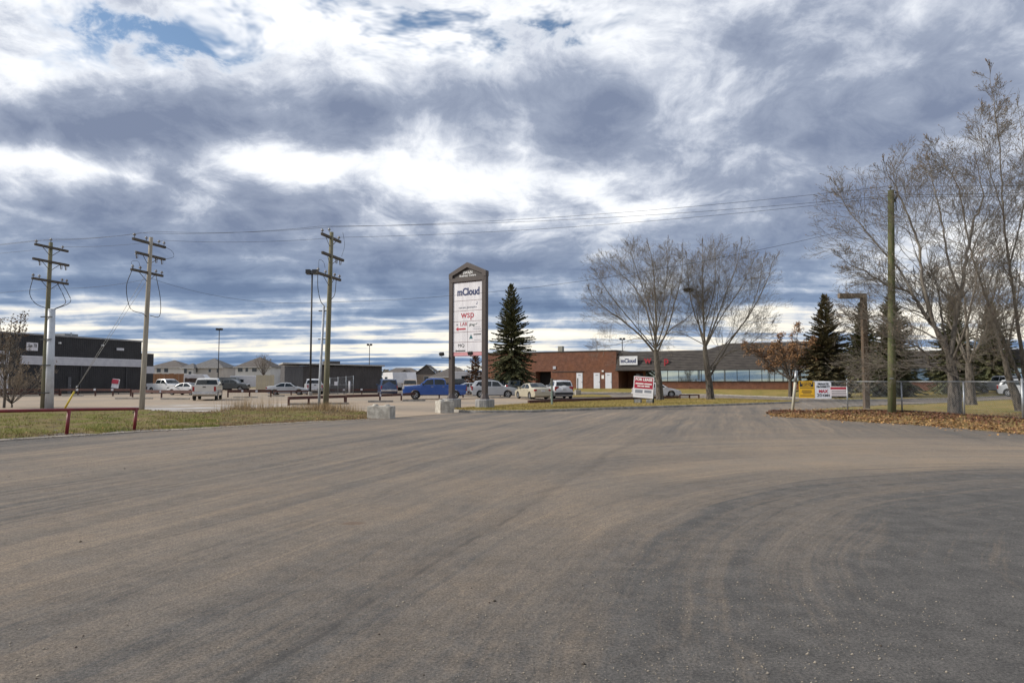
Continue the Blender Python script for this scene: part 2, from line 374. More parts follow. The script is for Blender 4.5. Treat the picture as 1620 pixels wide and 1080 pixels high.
def lot_material():
    m_ = bpy.data.materials.new('gravelly_lot'); m_.use_nodes = True; t = NT(m_.node_tree); b = t.n['Principled BSDF']
    p = t.new('ShaderNodeTexCoord').outputs['Object']
    c = t.mix(t.rng(t.noise(p, .09, 6, .6), .35, .65), (.36, .275, .195), (.27, .225, .175))
    c = t.mix(t.m('MULTIPLY', t.rng(t.noise(t.vm('MULTIPLY', p, (.5, 1.8, 1)), .22, 5, .65), .52, .70), .8), c, (.185, .16, .135))
    x, y, z = t.sep(p)
    icy = t.m('MULTIPLY', t.m('MULTIPLY', t.rng(y, 36, 39), t.rng(y, 53, 46)), t.m('MULTIPLY', t.rng(x, -27, -22), t.rng(x, -13, -17)))
    icen = t.rng(t.noise(t.vm('MULTIPLY', p, (.5, 1.6, 1)), .42, 4, .6), .47, .56)
    ice = t.m('MULTIPLY', icy, icen)                                      # pale dried salt and thin ice on the low spot
    c = t.mix(t.m('MULTIPLY', ice, .75), c, (.56, .56, .57))
    c = t.mix(1.0, c, t.ramp(t.noise(p, 24, 4, .7), [(.25, (.7, .7, .7)), (.75, (1.25, 1.24, 1.22))]), 'MULTIPLY')
    t.l.new(c, b.inputs['Base Color']); b.inputs['Roughness'].default_value = .9
    n = t.new('ShaderNodeBump'); n.inputs['Strength'].default_value = .4; n.inputs['Distance'].default_value = .02
    t.l.new(t.noise(p, 14, 5, .65), n.inputs['Height']); t.l.new(n.outputs[0], b.inputs['Normal'])
    return m_

def turf_material(name, a, b_, c_, s=.5):
    m_ = bpy.data.materials.new(name); m_.use_nodes = True; t = NT(m_.node_tree); b = t.n['Principled BSDF']
    p = t.new('ShaderNodeTexCoord').outputs['Object']
    c = t.mix(t.rng(t.noise(p, s, 5, .62), .38, .62), a, b_)
    c = t.mix(t.rng(t.noise(t.vm('ADD', p, (31, 7, 0)), s * 1.7, 6, .65), .52, .66), c, c_)
    c = t.mix(1.0, c, t.ramp(t.noise(p, 30, 4, .7), [(.25, (.5, .5, .5)), (.75, (1.35, 1.33, 1.3))]), 'MULTIPLY')
    t.l.new(c, b.inputs['Base Color']); b.inputs['Roughness'].default_value = .95; b.inputs['Specular IOR Level'].default_value = .15
    n = t.new('ShaderNodeBump'); n.inputs['Strength'].default_value = .8; n.inputs['Distance'].default_value = .05
    t.l.new(t.noise(p, 20, 5, .7), n.inputs['Height']); t.l.new(n.outputs[0], b.inputs['Normal'])
    return m_

ROAD, LOT = road_material(), lot_material()
VERGE = turf_material('verge_turf', (.15, .15, .035), (.21, .16, .075), (.13, .095, .06), .55)
LAWN = turf_material('autumn_lawn', (.23, .195, .05), (.33, .235, .085), (.155, .15, .038), .5)
BANK = turf_material('leafy_bank', (.27, .17, .06), (.24, .19, .06), (.17, .10, .045), .8)
FAR = turf_material('far_ground', (.22, .19, .10), (.27, .22, .13), (.17, .15, .08), .05)

# the ground, out to the horizon
def axis(near, step, far):
    a = [i * step for i in range(int(-near / step), int(near / step) + 1)]; k = step
    while a[-1] < far: k *= 1.7; a.append(a[-1] + k); a.insert(0, a[0] - k)
    return a
gx, gy = axis(120, 3, 3000), axis(160, 3, 3000)
V = [(x, y, H(x, y) - .012) for y in gy for x in gx]; n_ = len(gx)
F = [(j * n_ + i, j * n_ + i + 1, (j + 1) * n_ + i + 1, (j + 1) * n_ + i) for j in range(len(gy) - 1) for i in range(n_ - 1)]
g = obj('ground', np_mesh('ground', V, F), FAR, kind='structure')

# road edge on the left (grass verge), road edge on the right (leafy bank)
L_FRONT = [ground_at(*p) for p in ((-330, 722), (-150, 706), (0, 697), (100, 690.5), (200, 684), (340, 676.5), (480, 668), (560, 664), (612, 661))]
L_BACK = [ground_at(*p) for p in ((-330, 656), (-150, 652), (0, 649.5), (100, 649), (200, 649), (290, 653), (325, 655), (360, 651), (440, 646.5), (500, 648.5), (560, 654), (612, 660))]
def ragged(line, n, amp, keep=0):
    out = resample(line, n)
    return [Vector((p.x + amp * (hash2(p.x * 3.1, p.y * 2.7) + .5 * hash2(p.x * 9, p.y * 11)), p.y + amp * (hash2(p.y * 3.3 + 4, p.x * 2.9) + .5 * hash2(p.y * 10, p.x * 8)), p.z)) for p in out]
lot_pts = [(-160, 35), (-160, 150), (14, 150), (14, 84), (8, 60), (2, 45), (-1, 38.2), (-4.4, 34.0), (-5.6, 31.6), (-9, 29.2), (-14, 27.2), (-22, 27), (-34, 27)]
sheet('parking_lot', lot_pts, 3, -.004, LOT)
road_pts = [(-60, -40), (70, -40), (70, 12), (60, 30), (75, 62), (80, 76), (48, 84), (28, 89), (14, 92), (4, 95), (4, 70), (3, 52), (-.4, 39), (-3.7, 34.6), (-5.4, 31.6), (-9, 29.6), (-14, 27.5), (-20, 25), (-34, 21), (-60, 15)]
sheet('road', road_pts, 3, .004, ROAD)
verge, VG = strip('grass_verge', [ragged(up(L_FRONT, -.02), 200, .16), [a.lerp(b, .10) + Vector((0, 0, .035)) for a, b in zip(resample(L_FRONT, 60), resample(L_BACK, 60))],
    [a.lerp(b, .45) + Vector((0, 0, .10)) for a, b in zip(resample(L_FRONT, 60), resample(L_BACK, 60))],
    [a.lerp(b, .85) + Vector((0, 0, .16)) for a, b in zip(resample(L_FRONT, 60), resample(L_BACK, 60))], up(L_BACK, -.03)], 220, VERGE, 5, .05)

# sign island with kerb
I_FRONT = [ground_at(*p) for p in ((719, 651), (735, 652.5), (760, 652.8), (840, 652.3), (920, 649), (1040, 645), (1160, 641), (1230, 638.4), (1264, 637))]
I_BACK = [ground_at(*p) for p in ((719, 648), (735, 646), (780, 642), (836, 638), (960, 633.2), (1080, 630), (1160, 630.3), (1230, 634), (1264, 636.6))]
island, IG = strip('grass_island', [up(I_FRONT, .10), [a.lerp(b, .5) + Vector((0, 0, .14)) for a, b in zip(resample(I_FRONT, 40), resample(I_BACK, 40))], up(I_BACK, .02)], 120, LAWN, 6, .025)
KERB = mat('kerb_concrete', (.34, .32, .29), (.20, .185, .165), 3, .9, 0, .3)
def kerb(name, line, wd=.17, hg=.13):
    pts = resample(line, 90); mb = MB(); rows = []
    for i, p in enumerate(pts):
        d = (pts[min(i + 1, 89)] - pts[max(i - 1, 0)]).normalized(); nrm = Vector((d.y, -d.x, 0)); z = H(p.x, p.y)
        q = Vector((p.x, p.y, z)); rows.append([q + nrm * wd * .55 + Vector((0, 0, -.02)), q + nrm * wd * .45 + Vector((0, 0, hg * .9)), q + nrm * wd * .35 + Vector((0, 0, hg)), q - nrm * wd * .5 + Vector((0, 0, hg)), q - nrm * wd * .5 + Vector((0, 0, -.02))])
    k = 5; mb.add([v for r in rows for v in r], [(i * k + j, i * k + j + 1, (i + 1) * k + j + 1, (i + 1) * k + j) for i in range(89) for j in range(k - 1)] + [(0, 1, 2, 3, 4), tuple(89 * k + j for j in (4, 3, 2, 1, 0))])
    return mb.build(name, KERB, kind='structure')
kerb('kerb', I_FRONT)

# lawn in front of the brick building, sloping up to its wall
BO = spot(975, 104); BDIR = Vector((math.cos(R(30)), -math.sin(R(30)), 0)); BN = Vector((math.sin(R(30)), math.cos(R(30)), 0))
def bpt(s, n=0.0): return BO + BDIR * s + BN * n
F_FRONT = [ground_at(*p) for p in ((866, 619.5), (930, 621), (1000, 621.8), (1140, 624.8), (1250, 629), (1340, 633.5), (1420, 632.3), (1500, 630.8), (1580, 627.5), (1720, 623))]
F_FRONT = up(F_FRONT, 0)
F_BACK = [bpt(s, 1.5) for s in (-12, -4, 4, 12, 20, 28, 36, 44, 52, 64)]
F_BACK = up(F_BACK, 0)
blawn, _ = strip('building_lawn', [up(F_FRONT, .06), [a.lerp(b, .5) + Vector((0, 0, .08)) for a, b in zip(F_FRONT, F_BACK)], up(F_BACK, .05)], 110, LAWN, 6, .03)
kerb('kerb', F_FRONT, .16, .1)
tag_l = sheet('lawn_patch', [(p.x, p.y) for p in (ground_at(905, 628.5), ground_at(968, 628), ground_at(964, 625.4), ground_at(935, 624), ground_at(906, 624.6))], 3, .05, LAWN)

# the leafy bank along the fence, and the lawn behind it
FA, FB = Vector((14.2, 34.6, 0)), Vector((20.5, 27.8, 0))
def fpt(t, z=0.0):
    p = FA.lerp(FB, t); p.z = z; return p
def ridge(t): return max(0.0, .10 + .20 * math.exp(-((t - .5) / .42) ** 2) + .03 * max(0, t - .9))
B_FRONT = [ground_at(*p) for p in ((1221, 657.6), (1236, 660), (1300, 662.5), (1360, 667.5), (1450, 672.5), (1530, 679), (1620, 688))] + [Vector((18.6, 17.5, 0)), Vector((24, 13.5, 0)), Vector((34, 11, 0))]
B_RIDGE = [fpt(-.16, .03), fpt(-.08, .06), fpt(0, ridge(0)), fpt(.25, ridge(.25)), fpt(.5, ridge(.5)), fpt(.75, ridge(.75)), fpt(1.0, ridge(1)), fpt(1.5, .16), fpt(2.2, .16), fpt(3.2, .16)]
B_BACK = [ground_at(*p) for p in ((1222, 656.6), (1240, 654), (1268, 650), (1330, 644.5), (1400, 641), (1450, 639.5), (1510, 636.5), (1580, 632.5))] + [Vector((62, 66, 0)), Vector((80, 72, 0))]
B_BACK = up(B_BACK, 0)
bank, BG = strip('leafy_bank', [ragged(up(B_FRONT, -.02), 200, .14), [a.lerp(b, .3) + Vector((0, 0, .02)) for a, b in zip(B_FRONT, B_RIDGE)], B_RIDGE], 220, BANK, 5, .03)
lawn2, _ = strip('fenced_lawn', [[p + Vector((0, 0, -.015)) for p in B_RIDGE], [a.lerp(b, .5) + Vector((0, 0, .05)) for a, b in zip(B_RIDGE, B_BACK)], up(B_BACK, .015)], 150, LAWN, 8, .02)
B2 = [p for p in B_BACK]; kerb('kerb', B2[3:], .15, .08)

# ------------------------------------------------------------------ trees
def tubes_mesh(name, segs, n):
    """segs: list of (p0, p1, r0, r1) as tuples -> one mesh of short open tubes"""
    A = np.array([(*a, *b, r0, r1) for a, b, r0, r1 in segs], np.float64)
    p0, p1, r0, r1 = A[:, 0:3], A[:, 3:6], A[:, 6], A[:, 7]
    d = p1 - p0; d /= np.maximum(1e-9, np.linalg.norm(d, axis=1))[:, None]
    ref = np.where((np.abs(d[:, 2]) < .9)[:, None], np.array([[0, 0, 1.]]), np.array([[1., 0, 0]]))
    a = np.cross(d, ref); a /= np.linalg.norm(a, axis=1)[:, None]; b = np.cross(d, a)
    k = len(A); V = np.empty((k, 2, n, 3))
    for j in range(n):
        c_, s_ = math.cos(2 * math.pi * j / n), math.sin(2 * math.pi * j / n); o = a * c_ + b * s_
        V[:, 0, j] = p0 + o * r0[:, None]; V[:, 1, j] = p1 + o * r1[:, None]
    base = np.arange(k)[:, None] * 2 * n; F = []
    for j in range(n):
        q = (j + 1) % n
        F.append(np.concatenate([base + j, base + q, base + n + q, base + n + j], 1))
    return np_mesh(name, V.reshape(-1, 3), np.stack(F, 1).reshape(-1, 4))

def catmull(pts, per=4):
    P_ = [Vector(p) for p in pts]; P_ = [P_[0] * 2 - P_[1]] + P_ + [P_[-1] * 2 - P_[-2]]; out = []
    for i in range(1, len(P_) - 2):
        a, b, c, d = P_[i - 1:i + 3]
        for k in range(per):
            t = k / per
            out.append(.5 * ((2 * b) + (c - a) * t + (2 * a - 5 * b + 4 * c - d) * t * t + (3 * b - a - 3 * c + d) * t ** 3))
    out.append(P_[-2]); return out

class Tree:
    def __init__(s, seed): s.rng = random.Random(seed); s.trunk = []; s.branch = []; s.twig = []; s.tips = []
    def run(s, pts, r0, r1, dst):
        k = len(pts) - 1
        for i in range(k):
            ra, rb = r0 + (r1 - r0) * i / k, r0 + (r1 - r0) * (i + 1) / k
            dst.append((tuple(pts[i]), tuple(pts[i + 1]), ra, rb))
    def limb(s, pts, r0, r1, dst=None, kids=12, start=.2, klen=2.6, up_=.55, spread=.9, lv=1):
        """main limb along a polyline that then throws side branches"""
        c = catmull(pts, 5); g = s.rng
        for i in range(1, len(c) - 1): c[i] = c[i] + Vector((g.uniform(-1, 1), g.uniform(-1, 1), g.uniform(-1, 1))) * r0 * .35
        s.run(c, r0, r1, s.branch if dst is None else dst)
        L = len(c) - 1
        for k in range(kids):
            f = start + (1 - start) * (k + g.random()) / kids; x = f * L; i = min(L - 1, int(x)); p = c[i].lerp(c[i + 1], x - i)
            d = (c[i + 1] - c[i]).normalized()
            s.shoot(p, d, klen * (1.2 - .95 * f) * g.uniform(.6, 1.2), max(.008, (r0 + (r1 - r0) * f) * .30), lv, up_, spread)
        s.shoot(c[-1], (c[-1] - c[-2]).normalized(), klen * .22, r1, lv, up_, .2)
    def shoot(s, p, d, length, r, lv, up_, spread):
        g = s.rng
        side = Vector((g.gauss(0, 1), g.gauss(0, 1), g.gauss(0, .55))); side -= d * side.dot(d)
        if side.length < 1e-3: return
        dd = (d * (1.25 - spread * .4) + side.normalized() * spread * .85 + Vector((0, 0, up_ * .3))).normalized()
        n = 5 if lv <= 1 else (4 if lv == 2 else (3 if lv == 3 else 2)); st = length / n; q = Vector(p); pts = [q.copy()]; dirs = []
        for i in range(n):
            dd = (dd + Vector((g.gauss(0, .085), g.gauss(0, .085), g.gauss(0, .07) + up_ * .13))).normalized()
            q = q + dd * st; pts.append(q.copy()); dirs.append(dd.copy())
        s.run(pts, r, max(.0042, r * .32), s.branch if lv <= 1 and r > .02 else s.twig)
        if lv >= 4: s.tips.append((tuple(q), tuple(dd))); return
        kids = {1: s.k1, 2: s.k2, 3: s.k3}[lv]
        for k in range(kids):
            f = .18 + .82 * (k + g.random()) / kids; x = f * n; i = min(n - 1, int(x)); pp = pts[i].lerp(pts[i + 1], x - i)
            s.shoot(pp, dirs[i], length * g.uniform(.36, .70) * (1.2 - .6 * f), max(.0055, r * (1 - .6 * f) * .5), lv + 1, up_, spread * .95)
        s.tips.append((tuple(q), tuple(dd)))
    k1, k2, k3 = 7, 4, 2

def bark_material(h0, h1):
    """poplar bark: dark and furrowed near the ground, pale and smooth higher up the same tree"""
    m_ = bpy.data.materials.new('poplar_bark'); m_.use_nodes = True; t = NT(m_.node_tree); b = t.n['Principled BSDF']
    p = t.new('ShaderNodeTexCoord').outputs['Object']; x, y, z = t.sep(p); v = t.vm('MULTIPLY', p, (1, 1, .25))
    nz = t.noise(v, 6, 5, .65)
    old = t.mix(t.rng(t.noise(v, 11, 4, .6), .4, .6), (.15, .13, .11), (.05, .045, .04)); young = t.mix(t.rng(nz, .35, .65), (.31, .28, .235), (.17, .15, .13))
    f = t.rng(t.m('ADD', z, t.m('MULTIPLY_ADD', nz, 2.4, -1.2)), h0, h1)
    t.l.new(t.mix(f, old, young), b.inputs['Base Color']); b.inputs['Roughness'].default_value = .95; b.inputs['Specular IOR Level'].default_value = .2
    n = t.new('ShaderNodeBump'); n.inputs['Strength'].default_value = .9; n.inputs['Distance'].default_value = .03
    t.l.new(t.noise(v, 14, 5, .65), n.inputs['Height']); t.l.new(n.outputs[0], b.inputs['Normal'])
    return m_
BARK = bark_material(1.2, 6.5)
BARK_LOW = BARK
SMALLBARK = mat('grey_brown_bark', (.135, .115, .098), (.07, .06, .052), 9, .97, 0, .6, (1, 1, .22))
TWIG = mat('bare_twigs', (.15, .13, .108), (.21, .185, .15), 2, .95)
BUD = mat('winter_buds', (.17, .12, .09), (.24, .18, .13), 2, .9)

def finish_tree(T, root, base, low=None, buds=0, twig_mat=None, br=None):
    def loc(sg): return [((a[0] - base.x, a[1] - base.y, a[2] - base.z), (b[0] - base.x, b[1] - base.y, b[2] - base.z), r0, r1) for a, b, r0, r1 in sg]
    if T.trunk: obj('trunk', tubes_mesh('trunk', loc(T.trunk), 12), low or BARK_LOW, root, smooth=True)
    if T.branch: obj('branches', tubes_mesh('branches', loc(T.branch), 6), br or BARK, root, smooth=True)
    tw = obj('twigs', tubes_mesh('twigs', loc(T.twig), 3), twig_mat or TWIG, root, kind='stuff')
    if buds:
        g = T.rng; V = []; F = []
        for (q, d) in g.sample(T.tips, min(buds, len(T.tips))):
            c = Vector(q) - base; d = Vector(d); sd = d.orthogonal().normalized(); r = g.uniform(.012, .026); k = len(V)
            u = d.cross(sd); V += [tuple(c - d * r), tuple(c + sd * r), tuple(c + u * r), tuple(c - (sd + u) * r), tuple(c + d * r * 3)]
            F += [(k, k + 1, k + 2), (k, k + 2, k + 3), (k, k + 3, k + 1), (k + 4, k + 2, k + 1), (k + 4, k + 3, k + 2), (k + 4, k + 1, k + 3)]
        obj('buds', np_mesh('buds', V, F), BUD, root, kind='stuff')
    return tw

def px_line(pts, Y, dy=0.0):
    """polyline given as seen in the photo, at depth Y drifting by dy towards its tip"""
    n = len(pts); return [point(x, y, Y + dy * i / max(1, n - 1)) for i, (x, y) in enumerate(pts)]

def poplar(label, base, seed, trunk, tr, limbs, extra=5, kids=12, klen=2.6, group='bare poplar trees', buds=2500, up_=.27, reach=.85, k=(7, 4, 2), trunk_top=.6):
    T = Tree(seed); T.k1, T.k2, T.k3 = k; g = T.rng
    t = [Vector(p) for p in trunk]; c = catmull(t, 4)
    flare = [Vector((base.x, base.y, base.z - .15)), Vector((base.x, base.y, base.z + .02)).lerp(c[0], .3)]
    T.trunk.append((tuple(flare[0]), tuple(c[0]), tr * 1.45, tr * 1.12)); T.run(c, tr * 1.12, tr * trunk_top, T.trunk)
    for (pts, r0, r1, nk) in limbs: T.limb(pts, r0 * .62, r1 * .8, kids=int(nk * 1.3), klen=klen * 1.85, up_=up_)
    top = c[-1]
    for i in range(extra):                                # more limbs towards and away from the viewer, so the crown is round
        a = (i + .5) * math.pi / extra * 2 + g.uniform(-.4, .4); s_ = (1 if math.sin(a) > 0 else -1)
        b0 = c[max(0, len(c) - 1 - (i % 3))]; h = (klen * 2.6) * g.uniform(.75, 1.15) * reach; o = h * g.uniform(.35, .6)
        dx_, dy_ = math.cos(a) * .45 * o, math.sin(a) * o
        T.limb([b0, b0 + Vector((dx_ * .45, dy_ * .45, h * .35)), b0 + Vector((dx_ * .8, dy_ * .8, h * .72)), b0 + Vector((dx_, dy_, h * 1.05))], tr * .24, .014, kids=int(kids * 1.2), klen=klen * 1.6, up_=up_)
    root = thing('poplar_tree', label, 'tree', base, 0, group)
    finish_tree(T, root, base, buds=buds); return root, T

def L_(pts, Y, dy, r0, r1=.03, kids=12): return (px_line(pts, Y, dy), r0, r1, kids)

# two poplars on the sign island
Y = 57.0; b1 = point(1044, 632, Y); b1.z = H(b1.x, b1.y) + .08
t1, T1 = poplar('bare poplar on the island, right behind the red and white lease board', b1, 11, px_line([(1044, 628), (1042, 600), (1039, 570), (1037, 553)], Y), .29, [
    L_([(1037, 556), (1038, 500), (1035, 440), (1029, 398)], Y, .6, .17, .025, 15),
    L_([(1034, 556), (1012, 530), (985, 507), (958, 488), (938, 470)], Y, -1.0, .15, .025, 15),
    L_([(1036, 530), (1018, 480), (1000, 450), (975, 428), (960, 412)], Y, 1.4, .11, .02, 13),
    L_([(1037, 520), (1022, 470), (1008, 430), (998, 400)], Y, -2.0, .09, .02, 12),
    L_([(1041, 556), (1058, 515), (1068, 475), (1078, 440), (1080, 405)], Y, -1.0, .13, .02, 14),
    L_([(1040, 548), (1062, 520), (1090, 500), (1108, 470)], Y, 2.2, .09, .02, 11),
    L_([(1036, 545), (1010, 535), (975, 545), (948, 548)], Y, 1.5, .06, .015, 9), L_([(1035, 550), (1005, 515), (968, 470), (948, 440)], Y, -2.2, .09, .02, 12), L_([(1037, 535), (1048, 480), (1056, 430), (1055, 395)], Y, 1.6, .09, .02, 12)], extra=4, klen=2.3, kids=10)
b2 = point(1124, 631, Y + 1); b2.z = H(b2.x, b2.y) + .08
t2, T2 = poplar('bare poplar on the island, standing alone nearest the long window band', b2, 23, px_line([(1124, 628), (1121, 600), (1117, 570), (1115, 548)], Y + 1), .30, [
    L_([(1115, 552), (1113, 500), (1111, 450), (1112, 398)], Y + 1, -.5, .17, .025, 15),
    L_([(1121, 600), (1136, 572), (1160, 533), (1188, 494), (1212, 448), (1222, 415)], Y + 1, 1.0, .16, .025, 17),
    L_([(1116, 548), (1134, 505), (1149, 462), (1164, 425), (1170, 396)], Y + 1, -1.6, .12, .02, 14),
    L_([(1115, 540), (1097, 490), (1090, 455), (1087, 415)], Y + 1, 1.0, .10, .02, 13),
    L_([(1113, 520), (1128, 470), (1132, 430), (1130, 395)], Y + 1, 2.4, .09, .02, 12),
    L_([(1119, 590), (1150, 560), (1185, 545), (1215, 520)], Y + 1, -1.5, .09, .02, 10),
    L_([(1114, 545), (1085, 530), (1065, 525), (1045, 535)], Y + 1, -1.5, .06, .015, 8), L_([(1119, 590), (1148, 545), (1180, 505), (1200, 455), (1206, 420)], Y + 1, -2.2, .10, .02, 13), L_([(1116, 550), (1142, 500), (1172, 455), (1190, 415)], Y + 1, 2.4, .09, .02, 12)], extra=4, klen=2.3, kids=10)
nest = Tree(5); c0 = point(1089, 458, Y + 1.3); mbn = []
for i in range(260):
    a, e = nest.rng.uniform(0, 6.28), nest.rng.uniform(-1, .5); q = c0 + Vector((math.cos(a) * math.cos(e), math.sin(a) * math.cos(e), math.sin(e) * .6)) * .30
    d = Vector((nest.rng.gauss(0, 1), nest.rng.gauss(0, 1), nest.rng.gauss(0, .4))).normalized() * .22; mbn.append((tuple(q - d), tuple(q + d), .012, .008))
tag(obj('bird_nest', tubes_mesh('bird_nest', mbn, 3), mat('nest_sticks', (.07, .055, .042), (.12, .095, .07), 8, .95)), 'dark ball of sticks, a bird nest high between the two island poplars', 'nest')

# the big poplars on the right, behind the chain-link fence
Y = 30.4; b3 = point(1511, 657, Y); b3.z = .17
t3, T3 = poplar('big poplar with thick furrowed trunk just behind the chain link fence', b3, 37, px_line([(1511, 655), (1510, 620), (1507, 590), (1503, 565)], Y), .27, [
    L_([(1506, 588), (1490, 583), (1472, 577), (1466, 562), (1446, 545), (1417, 537)], Y, -.8, .12, .02, 15),
    L_([(1503, 568), (1488, 530), (1468, 505), (1453, 482), (1440, 462), (1405, 450), (1370, 430), (1340, 415)], Y, 1.0, .19, .02, 20),
    L_([(1480, 520), (1460, 450), (1454, 391), (1436, 341), (1419, 300), (1405, 275)], Y, -.6, .13, .015, 18),
    L_([(1445, 468), (1425, 430), (1397, 398), (1364, 358), (1342, 333), (1330, 308)], Y, 1.4, .09, .012, 16),
    L_([(1504, 560), (1512, 510), (1520, 460), (1530, 400), (1541, 350), (1555, 317), (1548, 270)], Y, .8, .18, .02, 20),
    L_([(1520, 470), (1500, 410), (1490, 350), (1478, 300), (1470, 262)], Y, 2.0, .10, .012, 16),
    L_([(1508, 575), (1530, 555), (1560, 540), (1590, 520)], Y, -1.0, .05, .012, 11),
    L_([(1500, 585), (1450, 570), (1410, 575), (1370, 590)], Y, 1.8, .05, .012, 13),
    L_([(1490, 540), (1440, 515), (1390, 500), (1345, 505)], Y, 2.2, .06, .012, 14)], extra=3, klen=1.9, kids=11, k=(7, 4, 2))
Y = 31.5; b4 = point(1628, 661, Y); b4.z = .16
t4, T4 = poplar('tall pale poplar at the right edge with slim leaning stems', b4, 41, px_line([(1628, 658), (1626, 640), (1623, 620)], Y), .20, [
    L_([(1622, 622), (1600, 567), (1578, 517), (1558, 464), (1542, 417), (1530, 370), (1517, 300), (1496, 262), (1478, 236)], Y, .5, .13, .012, 26),
    L_([(1624, 620), (1614, 540), (1604, 470), (1597, 420), (1590, 365), (1585, 290), (1578, 200), (1566, 125)], Y, -.6, .145, .012, 28),
    L_([(1626, 620), (1640, 540), (1648, 450), (1650, 360), (1640, 270), (1630, 190)], Y, -1.0, .13, .012, 20),
    L_([(1597, 420), (1612, 360), (1622, 300), (1618, 230), (1612, 180)], Y, .8, .06, .01, 15),
    L_([(1588, 340), (1572, 290), (1556, 240), (1550, 190)], Y, -.9, .045, .01, 14),
    L_([(1578, 517), (1560, 480), (1545, 470), (1525, 480)], Y, 1.5, .03, .01, 9)], extra=2, klen=1.65, kids=11, k=(7, 4, 2), trunk_top=.85)
Y = 46.0; b5 = point(1536, 637, Y); b5.z = H(b5.x, b5.y) + .08
t5, T5 = poplar('stout bare poplar on the fenced lawn beside the inner lane', b5, 53, px_line([(1536, 635), (1534, 600), (1532, 575)], Y), .30, [
    L_([(1532, 578), (1530, 520), (1524, 460), (1520, 400)], Y, .6, .2, .02, 16),
    L_([(1531, 575), (1510, 530), (1490, 480), (1475, 430)], Y, 1, .14, .02, 14),
    L_([(1533, 575), (1556, 530), (1570, 480), (1580, 420)], Y, -1, .14, .02, 14)], extra=2, klen=1.6, kids=7, k=(5, 3, 2), buds=400)
Y = 35.5; b6 = point(1613, 650, Y); b6.z = .12
t6, T6 = poplar('dark barked poplar leaning left on the fenced lawn by the silver pickup', b6, 59, px_line([(1614, 648), (1605, 620), (1597, 600), (1590, 570)], Y), .21, [
    L_([(1590, 572), (1575, 520), (1562, 470), (1550, 410)], Y, .6, .12, .02, 15),
    L_([(1591, 574), (1600, 520), (1612, 460), (1615, 400)], Y, 1.2, .10, .02, 13),
    L_([(1596, 600), (1580, 588), (1560, 583), (1540, 596)], Y, -.8, .035, .01, 8)], extra=1, klen=1.4, kids=7, k=(5, 3, 2), buds=300)

# ---- spruces
NEEDLE = mat('spruce_needles', (.085, .11, .048), (.14, .14, .06), 1.2, .8, 0, 0, island=((.17, .14, .06), .4))
SPBARK = mat('spruce_bark', (.11, .085, .07), (.06, .048, .04), 8, .95)
def spruce_meshes(seed, h, rad, bare=0.0, dens=1.0):
    g = random.Random(seed); V = []; F = []; tr = []
    tr.append(((0, 0, -.1), (0, 0, h * .5), h * .016, h * .009)); tr.append(((0, 0, h * .5), (0, 0, h), h * .009, .01))
    def needle(a, b, wd):
        d = (b - a); sd = d.cross(Vector((0, 0, 1)))
        if sd.length < 1e-6: return
        sd.normalize(); u = sd.cross(d.normalized())
        k = len(V); m = a.lerp(b, .45)
        V.extend([tuple(a), tuple(m + sd * wd), tuple(b), tuple(m - sd * wd), tuple(m - u * wd * .9 - Vector((0, 0, wd * .4)))])
        F.extend([(k, k + 1, k + 2), (k, k + 2, k + 3), (k, k + 4, k + 2)])
    z = h * .05
    while z < h * .985:
        f = z / h; Lb = rad * ((1 - f) ** .72) * (1.0 if f > .12 else .75 + 2 * f); nb = max(4, int((8 + 9 * (1 - f)) * dens)); a0 = g.random() * 6.28
        for i in range(nb):
            a = a0 + i * 6.283 / nb + g.uniform(-.3, .3); L = Lb * g.uniform(.5, 1.2) + .12
            if g.random() < bare: L *= .8
            e0 = .10 + .75 * f; q = Vector((0, 0, z + g.uniform(-.12, .12))); d = Vector((math.cos(a) * math.cos(e0), math.sin(a) * math.cos(e0), math.sin(e0)))
            n = max(3, int(L / .26)); st = L / n; droop = .30 * (1 - f)
            for k in range(n):
                p0 = q.copy(); t = k / n
                d = (d + Vector((g.gauss(0, .05), g.gauss(0, .05), (-droop if t < .6 else droop * .9) * .55))).normalized(); q = q + d * st
                tr.append((tuple(p0), tuple(q), .012 * (1 - t) * (1 + L * .4) + .004, .012 * (1 - t) + .003))
                if t < .12 or g.random() < bare: continue
                sd = d.cross(Vector((0, 0, 1))).normalized(); ww = (1 - .55 * t) * min(.55, .16 + L * .13)
                for s_ in (-1, 1):
                    for rep in range(2):
                        b = p0.lerp(q, g.random()); e = b + (d * g.uniform(.35, .9) + sd * s_ * g.uniform(.6, 1.1) + Vector((0, 0, g.uniform(-.45, .12)))) * ww
                        needle(b, e, g.uniform(.055, .105))
                        e2 = b + (d * .5 + sd * s_ * .35 + Vector((0, 0, -g.uniform(.25, .8)))) * ww * .7; needle(b, e2, g.uniform(.05, .09))
                needle(p0, q + d * .14, g.uniform(.05, .09))
        z += h * .021 * g.uniform(.8, 1.25)
    for i in range(14):
        e = Vector((g.gauss(0, .3), g.gauss(0, .3), 1)).normalized() * g.uniform(.2, .5); b = Vector((0, 0, h - g.uniform(.1, .9))); needle(b, b + e, .05)
    return np_mesh('foliage', V, F), tubes_mesh('trunk', tr, 4)
def spruce(label, px, Y, h, rad, seed, group='spruce trees', needles=None, bare=0.0, dens=1.0, mm=None, rz=0.0, base_dz=0.0):
    p = spot(px, Y, base_dz); r_ = thing('spruce_tree', label, 'tree', p, rz, group)
    fo, tk = mm or spruce_meshes(seed, h, rad, bare, dens)
    obj('foliage', fo, None if mm else (needles or NEEDLE), r_); obj('trunk', tk, None if mm else SPBARK, r_)
    return fo, tk
spruce('tall dark green spruce right of the pylon sign, above the parked cars', 809, 86, 13.9, 3.9, 3, dens=1.0)
